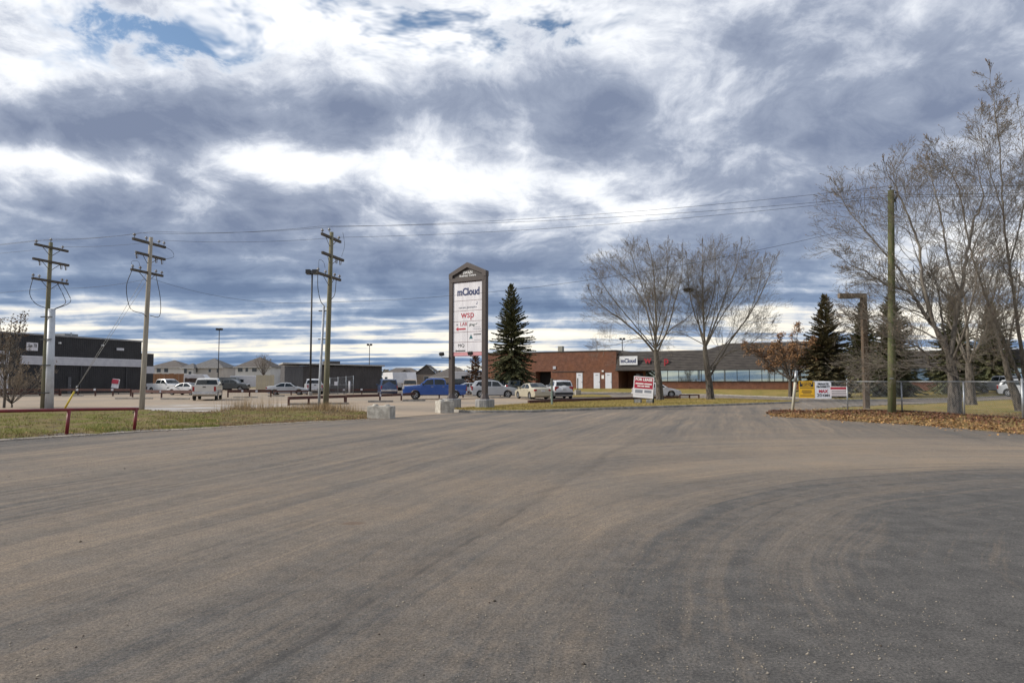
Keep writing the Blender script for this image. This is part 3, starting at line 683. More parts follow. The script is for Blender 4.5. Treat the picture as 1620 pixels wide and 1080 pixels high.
spruce('rusty tipped spruce beside the brown leaved tree near the brick wall', 1308, 67, 10.1, 3.1, 7, needles=mat('rusty_needles', (.08, .095, .045), (.15, .13, .06), 1.0, .8, 0, 0, island=((.17, .10, .045), .5)))
S3 = spruce('dark spruce directly behind the green mossy utility pole', 1412, 70, 10.6, 3.2, 13, dens=.95)
spruce('dark spruce behind the big furrowed poplar trunk', 1512, 74, 11.8, 3.2, 13, mm=S3, rz=2.0)
spruce('dark spruce seen between the two right hand poplars, farthest right', 1572, 80, 11.0, 3.2, 13, mm=S3, rz=4.1)
spruce('dark spruce right behind the tall wooden lamp post', 1366, 80, 8.5, 2.6, 13, mm=S3, rz=5.2)
spruce('sparse reddish brown larch between the pylon posts', 752, 84, 5.0, 2.0, 19, group='larch', needles=mat('larch_twigs', (.20, .105, .05), (.13, .075, .045), 1.5, .9, 0, 0, island=((.28, .13, .05), .6)), bare=.6, dens=.6)

# ---- small leafy trees
RUST = mat('rust_leaves', (.30, .155, .07), (.21, .12, .06), 1.4, .8, 0, 0, island=((.34, .17, .06), .6))
def leaf_cloud(T, base, count, size, g):
    V = []; F = []; tips = [t for t in T.tips]
    for i in range(count):
        q, d = g.choice(tips); c = Vector(q) - base + Vector((g.gauss(0, .12), g.gauss(0, .12), g.gauss(0, .12) - .05))
        a = Vector((g.gauss(0, 1), g.gauss(0, 1), g.gauss(0, 1))).normalized(); b = a.orthogonal().normalized(); s_ = size * g.uniform(.6, 1.3); k = len(V)
        V += [tuple(c - a * s_), tuple(c + b * s_ * .55), tuple(c + a * s_), tuple(c - b * s_ * .55 + a.cross(b) * s_ * .3)]; F += [(k, k + 1, k + 2), (k, k + 2, k + 3)]
    return np_mesh('leaves', V, F)
def small_tree(name, label, base, seed, h, spread, stems, tr, leaves, lsize, lmat, klen, k=(6, 4, 3), group=None, twig_mat=None, fork=.3):
    T = Tree(seed); T.k1, T.k2, T.k3 = k; g = T.rng; f = base + Vector((0, 0, h * fork))
    T.trunk.append((tuple(base - Vector((0, 0, .1))), tuple(base + Vector((.03, 0, h * fork * .5))), tr * 1.2, tr)); T.trunk.append((tuple(base + Vector((.03, 0, h * fork * .5))), tuple(f), tr, tr * .8))
    for i in range(stems):
        a = i * 2.4 + g.uniform(-.3, .3); o = spread * g.uniform(.35, 1.0) * (0.25 if i == 0 else 1); hh = h * (1 - fork) * g.uniform(.65, .95) * (1.1 if i == 0 else 1 - .25 * o / spread)
        e = Vector((math.cos(a) * o, math.sin(a) * o, hh * .82)); T.limb([f, f + Vector((e.x * .35, e.y * .35, e.z * .3)), f + Vector((e.x * .75, e.y * .75, e.z * .68)), f + e], tr * .5, .015, kids=9, klen=klen, up_=.4)
    r_ = thing(name, label, 'tree', base, 0, group); finish_tree(T, r_, base, low=SMALLBARK, twig_mat=twig_mat, br=SMALLBARK)
    if leaves: obj('leaves', leaf_cloud(T, base, leaves, lsize, g), lmat, r_)
    return r_
small_tree('crabapple_tree', 'small round tree holding rusty brown leaves in front of the brick wall', spot(1250, 70, .06), 67, 8.0, 4.3, 15, .2, 11000, .09, RUST, 1.9, fork=.22)
small_tree('young_tree', 'thin young tree with a few brown leaves at the left edge', spot(8, 43.0), 71, 8.2, 1.5, 8, .07, 600, .07, mat('dry_brown_leaves', (.10, .075, .05), (.16, .10, .06), 2, .8), 1.0, k=(4, 3, 2), fork=.2)
small_tree('bare_shrub', 'low spreading bare shrub beside the thin young tree', spot(20, 43.6), 73, 4.6, 2.4, 14, .05, 500, .05, mat('shrub_leaves', (.26, .19, .11), (.18, .13, .08), 2, .8), 1.1, k=(4, 3, 2), fork=.05, twig_mat=mat('pale_twigs', (.27, .22, .165), (.2, .165, .13), 2, .95))
small_tree('garden_tree', 'bare garden tree in front of the white house far off', spot(417, 150), 79, 9.4, 3.0, 8, .18, 0, .05, None, 2.0, k=(5, 3, 2), fork=.3)

# ------------------------------------------------------------------ utility poles and lines
LINE = Vector((.979, -.204, 0)); LROT = math.atan2(LINE.y, LINE.x)           # local x runs along the street, local -y faces the camera
WOOD_GREEN = mat('mossy_pole_wood', (.145, .145, .085), (.20, .18, .13), 3, .95, 0, .5, (3, 3, .25))
WOOD_GREY = mat('weathered_pole_wood', (.38, .345, .29), (.29, .26, .215), 3, .95, 0, .5, (3, 3, .25))
ARM = mat('crossarm_wood', (.10, .085, .07), (.065, .058, .05), 6, .95, 0, .4)
STEEL = mat('galvanised_steel', (.42, .44, .46), (.33, .35, .37), 5, .45, .7)
DARKM = mat('dark_metal', (.03, .032, .035), (.045, .045, .048), 5, .5, .3)
PORC = mat('porcelain', (.30, .31, .33), (.14, .12, .11), 3, .3)
RUBBER = mat('black_cable', (.015, .015, .017), (.02, .02, .02), 4, .6)
CONDUIT = mat('grey_conduit', (.50, .53, .57), (.40, .42, .46), 2, .5, .1)
def insulator(parent, x, y, z, name='insulator'):
    mb = MB(); mb.lathe([(.02, 0), (.02, .10), (.075, .11), (.095, .15), (.05, .17), (.07, .20), (.03, .24), (.0, .245)], (x, y, z), 8); return mb.build(name, PORC, parent, True)
def cutout(parent, y, z, out=1):
    mb = MB(); mb.tube([(0, y, z + .18), (.0, y + .06 * out, z + .05), (0, y + .12 * out, z - .26)], .03, 6); mb.tube([(0.05, y + .02, z + .16), (.10, y + .10 * out, z - .02), (.05, y + .15 * out, z - .24)], .014, 5); mb.bar((0, y, z), (0, y + .12 * out, z), .04, .04); return mb.build('fuse_cutout', PORC, parent, True)
def arm(parent, z, half, sh=0.0, d=.145, brace=True):
    mb = MB(); mb.b2(.13, .13 + d * .85, -half + sh, half + sh, z - d / 2, z + d / 2); a = mb.build('crossarm', ARM, parent, bevel=.01)
    if brace:
        m2 = MB()
        for s_ in (-1, 1): m2.bar((.17, s_ * .62 + sh, z - d / 2), (.13, 0, z - .55), .012, .035)
        m2.build('brace', ARM, a)
    return a
def pole(base, h, lean, m_, label, r0=.16, r1=.11):
    r_ = thing('utility_pole', label, 'utility pole', base, LROT, 'wooden utility poles along the street')
    pts = [Vector((lean[0] * (t ** 1.0), lean[1] * t, -.1 + (h + .1) * t)) for t in (0, .25, .5, .75, 1)]
    MB().tube(pts, r0, 14, r1).build('pole', m_, r_, True); return r_
pA = point(68, 648, 42.4); pA.z = .05; pB = point(224, 650, 40.6); pB.z = .08; pC = point(515, 652, 38.2); pC.z = .02; pD = point(1411, 658, 30.8); pD.z = .12
def swing(parent, pts, r=.02, name='cable'): return MB().tube(catmull(pts, 4), r, 6).build(name, RUBBER, parent, True)
A = pole(pA, 10.3, (.10, 0), WOOD_GREEN, 'mossy utility pole with a fat pale conduit strapped up its lower half')
arm(A, 9.95, 1.2); arm(A, 9.05, 1.3); arm(A, 7.85, 1.3)
for y in (-1.1, .8): insulator(A, .18, y, 10.0)
insulator(A, .1, 0, 10.32)
for y in (-.75, .8, 1.15): cutout(A, y, 9.0)
for y in (-1.22, -.8, .85, 1.2): insulator(A, .18, y, 7.9, 'cable_terminal')
MB().tube([(.45, 0, -.1), (.40, 0, 2.5), (.36, 0, 6.1)], .24, 14, .20).build('conduit', CONDUIT, A, True)
for z in (.9, 2.6, 4.2, 5.6): MB().b2(-.2, .66, -.25, -.22, z - .03, z + .03).build('strap', DARKM, A)
swing(A, [(.18, -1.25, 7.8), (.12, -1.35, 6.9), (.1, -.9, 6.35), (.12, -.2, 6.15)]); swing(A, [(.18, .5, 7.8), (.4, .8, 7.0), (.62, .7, 6.5), (.4, .1, 6.1)]); swing(A, [(.18, .9, 7.8), (.6, .9, 7.2), (.9, .8, 6.6), (.5, .1, 6.1)])
Bp = pole(pB, 10.2, (.28, 0), WOOD_GREY, 'grey weathered utility pole held by the yellow guarded guy wires')
arm(Bp, 9.85, 1.35, 0, .15, False); arm(Bp, 9.1, 1.2, .15); arm(Bp, 8.05, 1.3, -.1)
for s_ in (-1.25, -.3, .75, 1.2): insulator(Bp, .22, s_, 9.95)
for s_ in (-.9, .7, 1.2): cutout(Bp, s_, 9.05)
for s_ in (-1.3, -.7, .6, 1.1): insulator(Bp, .2, s_, 8.1, 'cable_terminal')
swing(Bp, [(.2, -1.35, 8.0), (.0, -1.5, 7.0), (.05, -1.2, 5.8), (.1, -.3, 5.6), (.22, -.1, 5.4)]); swing(Bp, [(.2, .6, 8.0), (.55, .6, 6.6), (.62, .5, 5.5), (.3, .1, 5.5)]); swing(Bp, [(.2, 1.1, 9.9), (.7, 1.3, 9.6), (.9, 1.2, 9.2), (.5, 1.0, 9.05)], .012)
swing(Bp, [(.2, -1.2, 8.1), (.1, -1.3, 8.5), (.2, -.9, 8.6), (.2, -.7, 8.3)], .01)
C_ = pole(pC, 10.05, (.20, 0), WOOD_GREEN, 'mossy utility pole in dry grass with a thin grey pipe beside it')
arm(C_, 9.72, 1.15); arm(C_, 8.7, 1.3, .25); arm(C_, 7.5, 1.4, -.2)
insulator(C_, .18, -1.05, 9.78); insulator(C_, .18, .95, 9.78); insulator(C_, .05, 0, 10.06)
for s_ in (.9, 1.4): cutout(C_, s_, 8.7)
for s_ in (-1.45, -.6, .5, 1.1): insulator(C_, .18, s_, 7.56, 'cable_terminal')
MB().tube([(-.42, 0, -.1), (-.36, 0, 2), (-.20, 0, 5.9)], .075, 10, .07).build('conduit', CONDUIT, C_, True)
for z in (1.2, 4.0, 5.6): MB().bar((-.5, -.02, z), (0, -.02, z), .05, .05).build('strap', DARKM, C_)
swing(C_, [(.18, -1.5, 7.5), (.1, -1.3, 6.7), (-.1, -.6, 6.1), (-.2, 0, 5.9)]); swing(C_, [(.18, .7, 7.5), (.2, .5, 6.6), (.15, .1, 6.2)])
swing(C_, [(.3, 1.2, 10.3), (.28, 1.5, 9.6), (.2, 1.3, 8.9)], .01); swing(C_, [(.18, -1.4, 7.8), (.15, -1.3, 8.25), (.2, -.9, 8.2), (.2, -.7, 7.9)], .01)
Dp = pole(pD, 10.25, (.26, 0), mat('green_pole_wood', (.095, .115, .048), (.15, .14, .075), 4, .95, 0, .6, (3, 3, .2)), 'thick green mossy pole at the leafy bank in front of the chain link fence', .175, .13)
MB().bar((.36, 0, 9.7), (.54, 0, 10.05), .06, .09).build('bracket', DARKM, Dp); insulator(Dp, .5, 0, 10.0); insulator(Dp, .24, 0, 10.25)
MB().b2(-.1, .06, -.19, -.155, 1.66, 1.71).build('number_plate', STEEL, Dp)
mbk = MB(); mbk.tube([(.42, -.05, 9.8), (.44, -.08, 9.3)], .02, 6); mbk.build('cable', RUBBER, Dp)

def wpt(root, x, y, z):
    M = Matrix.Translation(root.location) @ Matrix.Rotation(LROT, 4, 'Z'); return M @ Vector((x, y, z))
WIRE = mat('line_wire', (.035, .035, .04), (.05, .05, .05), 2, .5, .3)
def wire(label, pts, sag, r=.008, name='power_line'):
    out = []
    for i, (a, b) in enumerate(zip(pts, pts[1:])):
        a, b = Vector(a), Vector(b); s_ = sag[i] if isinstance(sag, (list, tuple)) else sag
        out += [a.lerp(b, k / 14) - Vector((0, 0, 4 * s_ * (k / 14) * (1 - k / 14))) for k in range(14)]
    out.append(Vector(pts[-1])); base = out[0].copy()
    return tag(MB().tube(out, r, 5, cap=False).build(name, WIRE, None, True), label, 'power line', 'overhead lines')
Lp = pA - LINE * 38; Rp = pD + LINE * 34
for i, (lb, y, zs) in enumerate((('overhead line on the camera side ends of the top crossarms', -1.1, (10.2, 10.22, 10.15, 9.98)), ('topmost overhead line running over the pole tips', 0.0, (10.5, 10.55, 10.35, 10.45)), ('overhead line on the far ends of the top crossarms', .95, (10.2, 10.2, 9.95, 9.98)))):
    pts = [Vector((Lp.x, Lp.y, 10.2)) + Vector((.204, .979, 0)) * y] + [wpt(r_, .18 + (.28 * (r_ is Bp)), y * (0.15 if r_ is Dp else 1), z) for r_, z in zip((A, Bp, C_, Dp), zs)] + [Vector((Rp.x, Rp.y, 10.1)) + Vector((.204, .979, 0)) * y]
    wire(lb, pts, [.5, .12, .18, .35, .4])
wire('lower cable strung level with the top of the pylon sign', [Vector((Lp.x, Lp.y, 7)), wpt(A, .12, 0, 7.4), wpt(Bp, .25, .1, 7.75), wpt(C_, .12, .1, 6.1), wpt(Dp, -.05, .1, 8.85), Vector((Rp.x, Rp.y, 8.5))], [.4, .2, .55, .8, .4], .008)
# guy wires of the grey pole
gy_ = thing('guy_wire', 'pair of thin guy wires ending in a yellow guard at the ground', 'guy wire', point(101, 648, 41.8)); gy_.location.z = 0; gb = Vector(gy_.location)
q0 = gb; tops = [wpt(Bp, .25, -.1, 8.2) - gb, wpt(Bp, .25, .05, 7.9) - gb]; mid = tops[0] * .125
for tp in tops: MB().tube([tops[0] * .10, tp], .012, 5).build('cable', STEEL, gy_, True)
MB().tube([(0, 0, -.1), tuple(mid)], .055, 8).build('guard', mat('yellow_plastic', (.62, .47, .03), (.5, .38, .03), 3, .5), gy_, True)
MB().tube([tuple(tops[0] * .15), tuple(tops[0] * .165)], .05, 6).build('strain_insulator', PORC, gy_, True)

# ------------------------------------------------------------------ lamp posts
def lamp_post(label, px, Y, h, r=.09, head=(1.0, .45, .22), base_z=0.0):
    p = spot(px, Y, base_z); r_ = thing('lamp_post', label, 'lamp post', p, math.atan2(-p.x, p.y) * -1 * 0, 'parking lot lamp posts')
    MB().tube([(0, 0, -.1), (0, 0, h)], r, 10, r * .72).build('pole', DARKM, r_, True)
    MB().lathe([(.26, -.05), (.26, .35), (.22, .4), (.0, .41)], (0, 0, 0), 10).build('base', mat('lamp_base_concrete', (.32, .31, .29), (.25, .24, .22), 3, .9), r_)
    MB().b2(-head[0], head[0], -.05, .05, h - .02, h + .08).build('bracket', DARKM, r_)
    for s_ in (-1, 1):
        hd = MB().b2(min(s_ * .12, s_ * head[0]), max(s_ * .12, s_ * head[0]), -head[1], head[1], h + .04, h + .04 + head[2]).build('lamp_head', DARKM, r_, bevel=.03)
        MB().b2(min(s_ * .2, s_ * (head[0] - .1)), max(s_ * .2, s_ * (head[0] - .1)), -head[1] + .08, head[1] - .08, h + .02, h + .043).build('lens', PORC, hd)
    return r_
lamp_post('tall dark twin headed lamp post close to the middle utility pole', 491, 80, 14.2, .13, (.66, .5, .5))
lamp_post('dark lamp post with a flat head rising before the beige houses', 345, 130, 11.3, .1, (.55, .4, .35))
lamp_post('dark lamp post standing behind the grey metal shed', 584, 150, 9.4, .1, (.55, .4, .35))
lamp_post('dark lamp post rising behind the brick building roof', 985, 128, 8.9, .1, (.5, .4, .3))
wl = thing('wooden_lamp_post', 'tall square wooden lamp post with one short arm pointing left', 'lamp post', point(1371, 648, 36.4)); wl.location.z = .12
TIMB = mat('brown_timber', (.125, .085, .055), (.085, .06, .042), 4, .9, 0, .4, (3, 3, .3))
MB().b2(-.13, .13, -.13, .13, -.1, 6.0).build('post', TIMB, wl, bevel=.012); hd = MB().b2(-1.32, .13, -.135, .135, 6.003, 6.24).build('lamp_arm', mat('grey_brown_timber', (.22, .17, .12), (.17, .13, .095), 4, .9), wl, bevel=.012)
MB().b2(-1.26, -.55, -.10, .10, 5.965, 6.005).build('lens', PORC, hd)
MB().lathe([(.34, -.05), (.26, .06), (.17, .12), (.15, .13)], (0, 0, 0), 10).build('base', mat('soil_mound', (.13, .10, .07), (.2, .15, .09), 4, .95), wl)

# ------------------------------------------------------------------ pylon sign
pr, pl = point(767, 640, 40.4), point(714.5, 640, 41.75); ps = (pr + pl) / 2; ps.z = .10
ang = math.atan2(pr.y - pl.y, pr.x - pl.x); wS = (pr - pl).length; hw = wS / 2
SG = thing('pylon_sign', 'tall brown pylon sign with gabled top and stacked tenant panels', 'sign', ps, ang)
BROWN = mat('brown_metal', (.068, .050, .046), (.052, .040, .038), 3, .5, .1, .1)
WHITEP = mat('sign_white', (.76, .745, .78), (.64, .625, .66), 2.2, .45, 0, 0, (2.5, 2.5, .35))
NAVY = mat('navy_print', (.012, .03, .13), rough=.5); REDP = mat('red_print', (.42, .02, .045), rough=.5); BLK = mat('black_print', (.02, .025, .03), rough=.5)
TEAL = mat('teal_print', (.02, .13, .16), rough=.5); GREYP = mat('grey_print', (.25, .27, .32), rough=.5); PINK = mat('pink_strip', (.62, .30, .32), (.55, .25, .28), 2, .5); WHT = mat('white_print', (.8, .8, .8), (.76, .76, .76), rough=.5)
zt = lambda y: CAM_H + (602 - y) * 41.1 / 1080 - ps.z                       # photo rows to heights on the sign
CONC = mat('cast_concrete', (.36, .34, .31), (.24, .225, .20), 2.2, .9, 0, .35)
for s_, dx in ((-1, 0), (1, 0)):
    MB().b2(s_ * hw - .14, s_ * hw + .14, -.14, .14, .4, zt(430)).build('post', BROWN, SG, bevel=.012)
    b_ = MB().lathe([(.58, -.1), (.58, .46), (.54, .52), (.0, .525)], (s_ * hw, 0, 0), 8).build('footing', mat('board_formed_concrete', (.20, .20, .21), (.33, .32, .31), 3, .9, 0, .4, (6, 6, .4), lo=.45, hi=.55), SG)
    MB().lathe([(.30, .5), (.26, .62), (.16, .85), (.145, .86)], (s_ * hw, 0, 0), 8).build('boot', BROWN, b_)
pk = zt(414.3); sh = zt(430.5); o_ = hw + .15
for s_ in (-1, 1):
    MB().prism([(s_ * o_, sh), (0, pk), (0, pk - .30), (s_ * (o_ - .28), sh - .13), (s_ * (o_ - .28), sh - .32), (s_ * o_, sh - .32)] , -.16, .16).build('gable_rail', BROWN, SG)
MB().prism([(-o_ + .12, sh - .3), (o_ - .12, sh - .3), (o_ - .12, sh - .1), (0, pk - .17), (-o_ + .12, sh - .1)], -.06, .08).build('gable_panel', mat('dark_brown_metal', (.05, .038, .036), (.04, .032, .03), 3, .5), SG)
MB().b2(-o_ + .13, o_ - .13, -.152, .152, zt(444.5), sh - .30).build('crossbeam', BROWN, SG)
lettering('SWAN', .25, WHT, SG, 0, -.068, zt(430.6), width=.70, bold=.005); lettering('Business Centre', .18, WHT, SG, 0, -.068, zt(435.2), width=1.24, bold=.003)
iw = hw - .142
def panel(y0, y1, x0=-1, x1=1, m_=None, name='tenant_panel'):
    return MB().b2(x0 * iw + .012, x1 * iw - .012, -.07, .07, zt(y1) + .012, zt(y0) - .012).build(name, m_ or WHITEP, SG)
MB().b2(-iw, iw, -.05, .05, zt(563), zt(445)).build('panel_backing', mat('red_reveal', (.26, .10, .11), rough=.6), SG)
def txt(par, s, y, size, m_, x=0.0, **kw): return lettering(s, size, m_, par, x, -.075, zt(y), **kw)
p = panel(445.5, 475); txt(p, 'mCloud', 461.5, .62, NAVY, .05, width=1.66, bold=.022)
p = panel(475, 491.2); txt(p, 'can-am geomatics', 485.8, .20, GREYP, 0, width=1.35); MB().prism([(.62, zt(482)), (.72, zt(482)), (.72, zt(477.5)), (.69, zt(477.5)), (.69, zt(481)), (.62, zt(481.2))], -.076, -.07).build('logo', NAVY, p)
p = panel(491.2, 508); txt(p, 'wsp', 497.5, .62, REDP, 0, width=.98, bold=.004)
p = panel(508, 525, -1, 0); txt(p, 'LAB', 512.5, .30, REDP, -.30, width=.50); txt(p, 'ny', 512.5, .14, GREYP, -.80, shear=.4)
def arrow(par, y, m_, x0, x1, t, hd):
    z = zt(y); return MB().prism([(x0, z), (x0 + hd * 1.6, z + hd), (x0 + hd * 1.4, z + t), (x1, z + t), (x1, z - t), (x0 + hd * 1.4, z - t), (x0 + hd * 1.6, z - hd)], -.076, -.07).build('arrow', m_, par)
arrow(p, 520, REDP, -.90, -.14, .05, .13)
p = panel(508, 525, 0, 1); MB().tube(catmull([(.12, -.075, zt(517)), (.2, -.075, zt(511.5)), (.22, -.075, zt(516)), (.33, -.075, zt(512)), (.36, -.075, zt(515.5)), (.44, -.075, zt(513)), (.46, -.075, zt(517.5)), (.52, -.075, zt(513)), (.58, -.075, zt(514)), (.72, -.075, zt(511.5))], 3), .012, 4).build('script_logo', mat('green_print', (.05, .10, .07), rough=.5), p); MB().b2(.5, .92, -.075, -.07, zt(518.4), zt(517.9)).build('rule', GREYP, p); MB().b2(.42, .98, -.075, -.07, zt(521.4), zt(520.6)).build('rule', GREYP, p)
panel(525, 541, -1, 0)
p = panel(525, 541, 0, 1); MB().prism([(.12, zt(536)), (.40, zt(536)), (.26, zt(529))], -.076, -.07).build('logo', TEAL, p); MB().b2(.45, 1.0, -.075, -.07, zt(530.2), zt(528.6)).build('rule', BLK, p); MB().b2(.5, 1.0, -.075, -.07, zt(538.2), zt(537.6)).build('rule', GREYP, p)
p = panel(541, 557, -1, 0); txt(p, 'MQ', 546.5, .27, BLK, -.48, width=.48); arrow(p, 554.6, BLK, -.94, -.16, .035, .07)
panel(541, 557, 0, 1); panel(557, 563, -1, 1, PINK, 'bottom_strip')
for (x, z, nm) in ((-hw - .52, zt(560), 0), (.42, zt(560), 1)):
    mb = MB()
    if nm == 0: mb.tube([(-hw - .13, -.05, zt(565)), (x, -.35, zt(565)), (x, -.35, z - .05)], .022, 6)
    else: mb.tube([(x, -.08, zt(564)), (x, -.35, zt(564)), (x, -.35, z - .05)], .022, 6)
    a_ = mb.build('lamp_arm', DARKM, SG); MB().box((x, -.35, z + .03), (.30, .16, .20), 0, .5).build('floodlight', DARKM, a_, bevel=.02)

# ------------------------------------------------------------------ concrete blocks
LBLOCK = mat('block_concrete', (.50, .475, .42), (.30, .28, .245), 3.5, .9, 0, .45)
def block(label, px, py, wd, hg, dp, rz):
    p = ground_at(px, py); p += Vector((0, dp / 2, 0)); p.z = 0
    r_ = thing('concrete_block', label, 'concrete block', p, rz, 'concrete barrier blocks')
    MB().b2(-wd / 2, wd / 2, -dp / 2, dp / 2, -.02, hg).build('block', LBLOCK, r_, bevel=.03)
    for x in (-wd * .25, wd * .25):
        MB().lathe([(.15, hg - .02), (.15, hg + .03), (.09, hg + .085), (.0, hg + .09)], (x, 0, 0), 8).build('lifting_lug', LBLOCK, r_, True)
    return r_
block('wide grey concrete block at the road edge, left of the pylon sign', 601, 662.3, 1.12, .56, .62, R(-12))
block('tall pale concrete block standing in front of the pylon sign base', 702, 653.2, .78, .62, .78, R(28))

# ------------------------------------------------------------------ rails round the parking lot
RUSTRED = mat('oxide_red_paint', (.085, .030, .024), (.058, .025, .020), 3, .7, 0, .2)
REDPAINT = mat('red_pipe_paint', (.20, .016, .022), (.13, .014, .018), 4, .45, 0, .1)
TAGW = mat('number_tag', (.62, .62, .66), (.5, .5, .55), 8, .6)
def rail(label, pts, h, posts, wd=.10, hg=.21, m_=RUSTRED, tags=0, extra=None, z0=0.0, name='parking_rail', group='red brown parking rails', tagseed=1):
    pts = [Vector((p.x, p.y, 0)) for p in pts]; base = pts[0].copy(); r_ = thing(name, label, 'barrier', base, 0, group)
    for a, b in zip(pts, pts[1:]):
        MB().bar(a - base + Vector((0, 0, h - hg / 2 + z0)), b - base + Vector((0, 0, h - hg / 2 + z0)), wd, hg).build('rail', m_, r_, bevel=.012)
        if extra: MB().bar(a - base + Vector((0, 0, extra)), b - base + Vector((0, 0, extra)), wd, .2).build('rail', m_, r_)
    for q in resample(pts, posts):
        q = q - base; MB().b2(q.x - .06, q.x + .06, q.y - .06 + .08, q.y + .06 + .08, -.1, h - .02).build('post', m_, r_)
    g = random.Random(tagseed); sp = resample(pts, tags + 2)[1:-1]
    for q in sp:
        q = q - base; MB().box((q.x, q.y - .075, h - hg / 2 + g.uniform(-.02, .06)), (.26, .012, .22), g.uniform(-.1, .1)).build('number_tag', TAGW, r_)
    return r_
G = ground_at
rail('short brown rail right before the middle utility pole', [G(456, 641.5), G(545, 637.6)], .62, 4, tags=0)
rail('brown rail with two tags left of the blue pickup front wheel', [G(547, 637.0), G(619, 634.5), G(657, 631.5)], .62, 4, tags=2, tagseed=4)
rail('brown rail with white tags running along the blue pickup and the pylon posts', [G(660, 631.2), G(700, 629.6), G(755, 628), G(815, 625.5)], .64, 6, tags=4, tagseed=5)
rail('long dark rail with a doubled board at the far left', [G(-60, 626), G(93, 626)], .80, 6, extra=.28, hg=.3, tagseed=6)
rail('dark rail with white tags below the black warehouse wall', [G(95, 626), G(206, 626.4)], .80, 5, hg=.24, tags=3, tagseed=7)
rail('red brown rail left of the white rear facing pickup', [G(209, 628), G(256, 629), G(305, 630)], .78, 3, hg=.30, tags=1, tagseed=8)
rail('red brown rail right of the white rear facing pickup', [G(360, 628.4), G(428, 627.8)], .78, 3, hg=.30, tags=2, tagseed=9)
rail('brown rail in front of the silver white sedan', [G(433, 625.2), G(487, 624.8)], .56, 3, hg=.2, tags=0)
rail('thin brown rail with tags before the grey metal shed', [G(516, 623.4), G(600, 623.2)], .66, 4, hg=.26, tags=2, tagseed=11)
rail('low solid red brown beam along the back of the grass island', [G(836, 638.4), G(960, 633.4), G(1076, 630.2)], .26, 5, wd=.14, hg=.24, name='parking_beam')
rail('short dark rail end between the two island poplars', [G(1076, 630.8), G(1106, 630.6)], .42, 3, hg=.11)
# red pipe rail in the foreground
e1, e2 = G(212, 680.5), G(105, 687); dd = (e2 - e1); e0 = e1 + (e1 - e2).normalized() * .12
rr = thing('pipe_rail', 'bright red pipe rail on the grass verge in the left foreground', 'barrier', e1)
zz = lambda p: .73
MB().tube([tuple(e0 - e1 + Vector((0, 0, .73))), tuple(Vector((0, 0, .735))), tuple(dd + Vector((0, 0, .78))), tuple(dd * 4 + Vector((0, 0, .86)))], .05, 10).build('rail', REDPAINT, rr, True)
for k in range(4): q = dd * k; MB().tube([(q.x, q.y, -.1), (q.x + .06, q.y, .72 + .04 * min(1, k))], .052, 10).build('post', REDPAINT, rr, True)
# wheel stops
STOP = mat('wheel_stop_concrete', (.33, .31, .28), (.22, .20, .18), 4, .9, 0, .3)
def wheel_stop(label, px, py, L, rz):
    p = G(px, py); p.z = 0
    o = MB().prism([(-.10, 0), (.10, 0), (.075, .13), (-.075, .13)], -L / 2, L / 2, 'x').build('wheel_stop', STOP, None, bevel=.01); o.location = p; o.rotation_euler = (0, 0, rz)
    return tag(o, label, 'wheel stop', 'concrete wheel stops')
for (lb, px, py, L, rz) in (('concrete wheel stop under the short brown rail by the middle pole', 482, 640.0, 2.3, .25), ('concrete wheel stop left of the wide concrete block', 533, 639.2, 1.7, .2), ('concrete wheel stop just behind the wide concrete block', 602, 635.8, 2.0, .3),
    ('concrete wheel stop under the front of the blue pickup', 655, 634.2, 1.9, .3), ('concrete wheel stop under the rail by the silver wagon', 790, 629.4, 1.9, .3), ('concrete wheel stop below the dark rail near the yellow guy guard', 115, 626.5, 2.3, 0), ('concrete wheel stop left of the grey weathered pole', 212, 631, 3.4, .05),
    ('concrete wheel stop left of the white rear facing pickup', 277, 631.6, 2.6, .0), ('concrete wheel stop right of the white rear facing pickup', 388, 628.9, 2.4, .0), ('concrete wheel stop left of the silver white sedan', 437, 626.8, 1.8, .0)):
    wheel_stop(lb, px, py, L, rz)

# ------------------------------------------------------------------ for-lease board on the island
p = spot(1018, 48.5, .12); FL = thing('lease_sign', 'red and white for lease board standing on the grass island', 'sign', p, R(-24))
k = 48.5 / 1080
MB().box((0, 0, 1.12), (1.44, .05, 1.50), 0, 0, R(4)).build('board', mat('board_white', (.74, .74, .78), (.68, .68, .72), 2, .5), FL)
M4 = Matrix.Translation((0, 0, 1.12)) @ Matrix.Rotation(R(4), 4, 'Y')
def on_board(o): o.data.transform(M4); return o
on_board(MB().b2(-.66, .66, -.031, -.026, -.10, .69).build('red_field', mat('lease_red', (.40, .018, .05), (.36, .02, .05), 2, .5), FL))
on_board(lettering('FOR LEASE', .25, WHT, FL, 0, -.036, .53, width=1.2, bold=.012)); 
for (z, wds, hh_) in ((.24, (-.58, .0, .05, .58), .09), (.07, (-.44, -.2, -.16, .06, .10, .44), .085)):
    for x0, x1 in zip(wds[::2], wds[1::2]): on_board(MB().b2(x0, x1, -.036, -.03, z - hh_ / 2, z + hh_ / 2).build('text_line', WHT, FL))
for (x0, x1, z0, z1) in ((-.58, -.05, -.42, -.2), (.08, .58, -.38, -.2), (-.6, .6, -.56, -.545)): on_board(MB().b2(x0, x1, -.031, -.026, z0, z1).build('printed_block', GREYP, FL))
for s_ in (-1, 1):
    MB().b2(s_ * .68 - .045, s_ * .68 + .045, .03, .12, -.05, 1.25).build('leg', mat('dark_green_post', (.035, .045, .03), (.03, .03, .03), 4, .8), FL)
    MB().b2(s_ * .42 - .22, s_ * .42 + .22, -.12, .30, -.05, .26).build('weight_block', mat('grey_block', (.30, .30, .29), (.16, .16, .15), 5, .9), FL, bevel=.02)
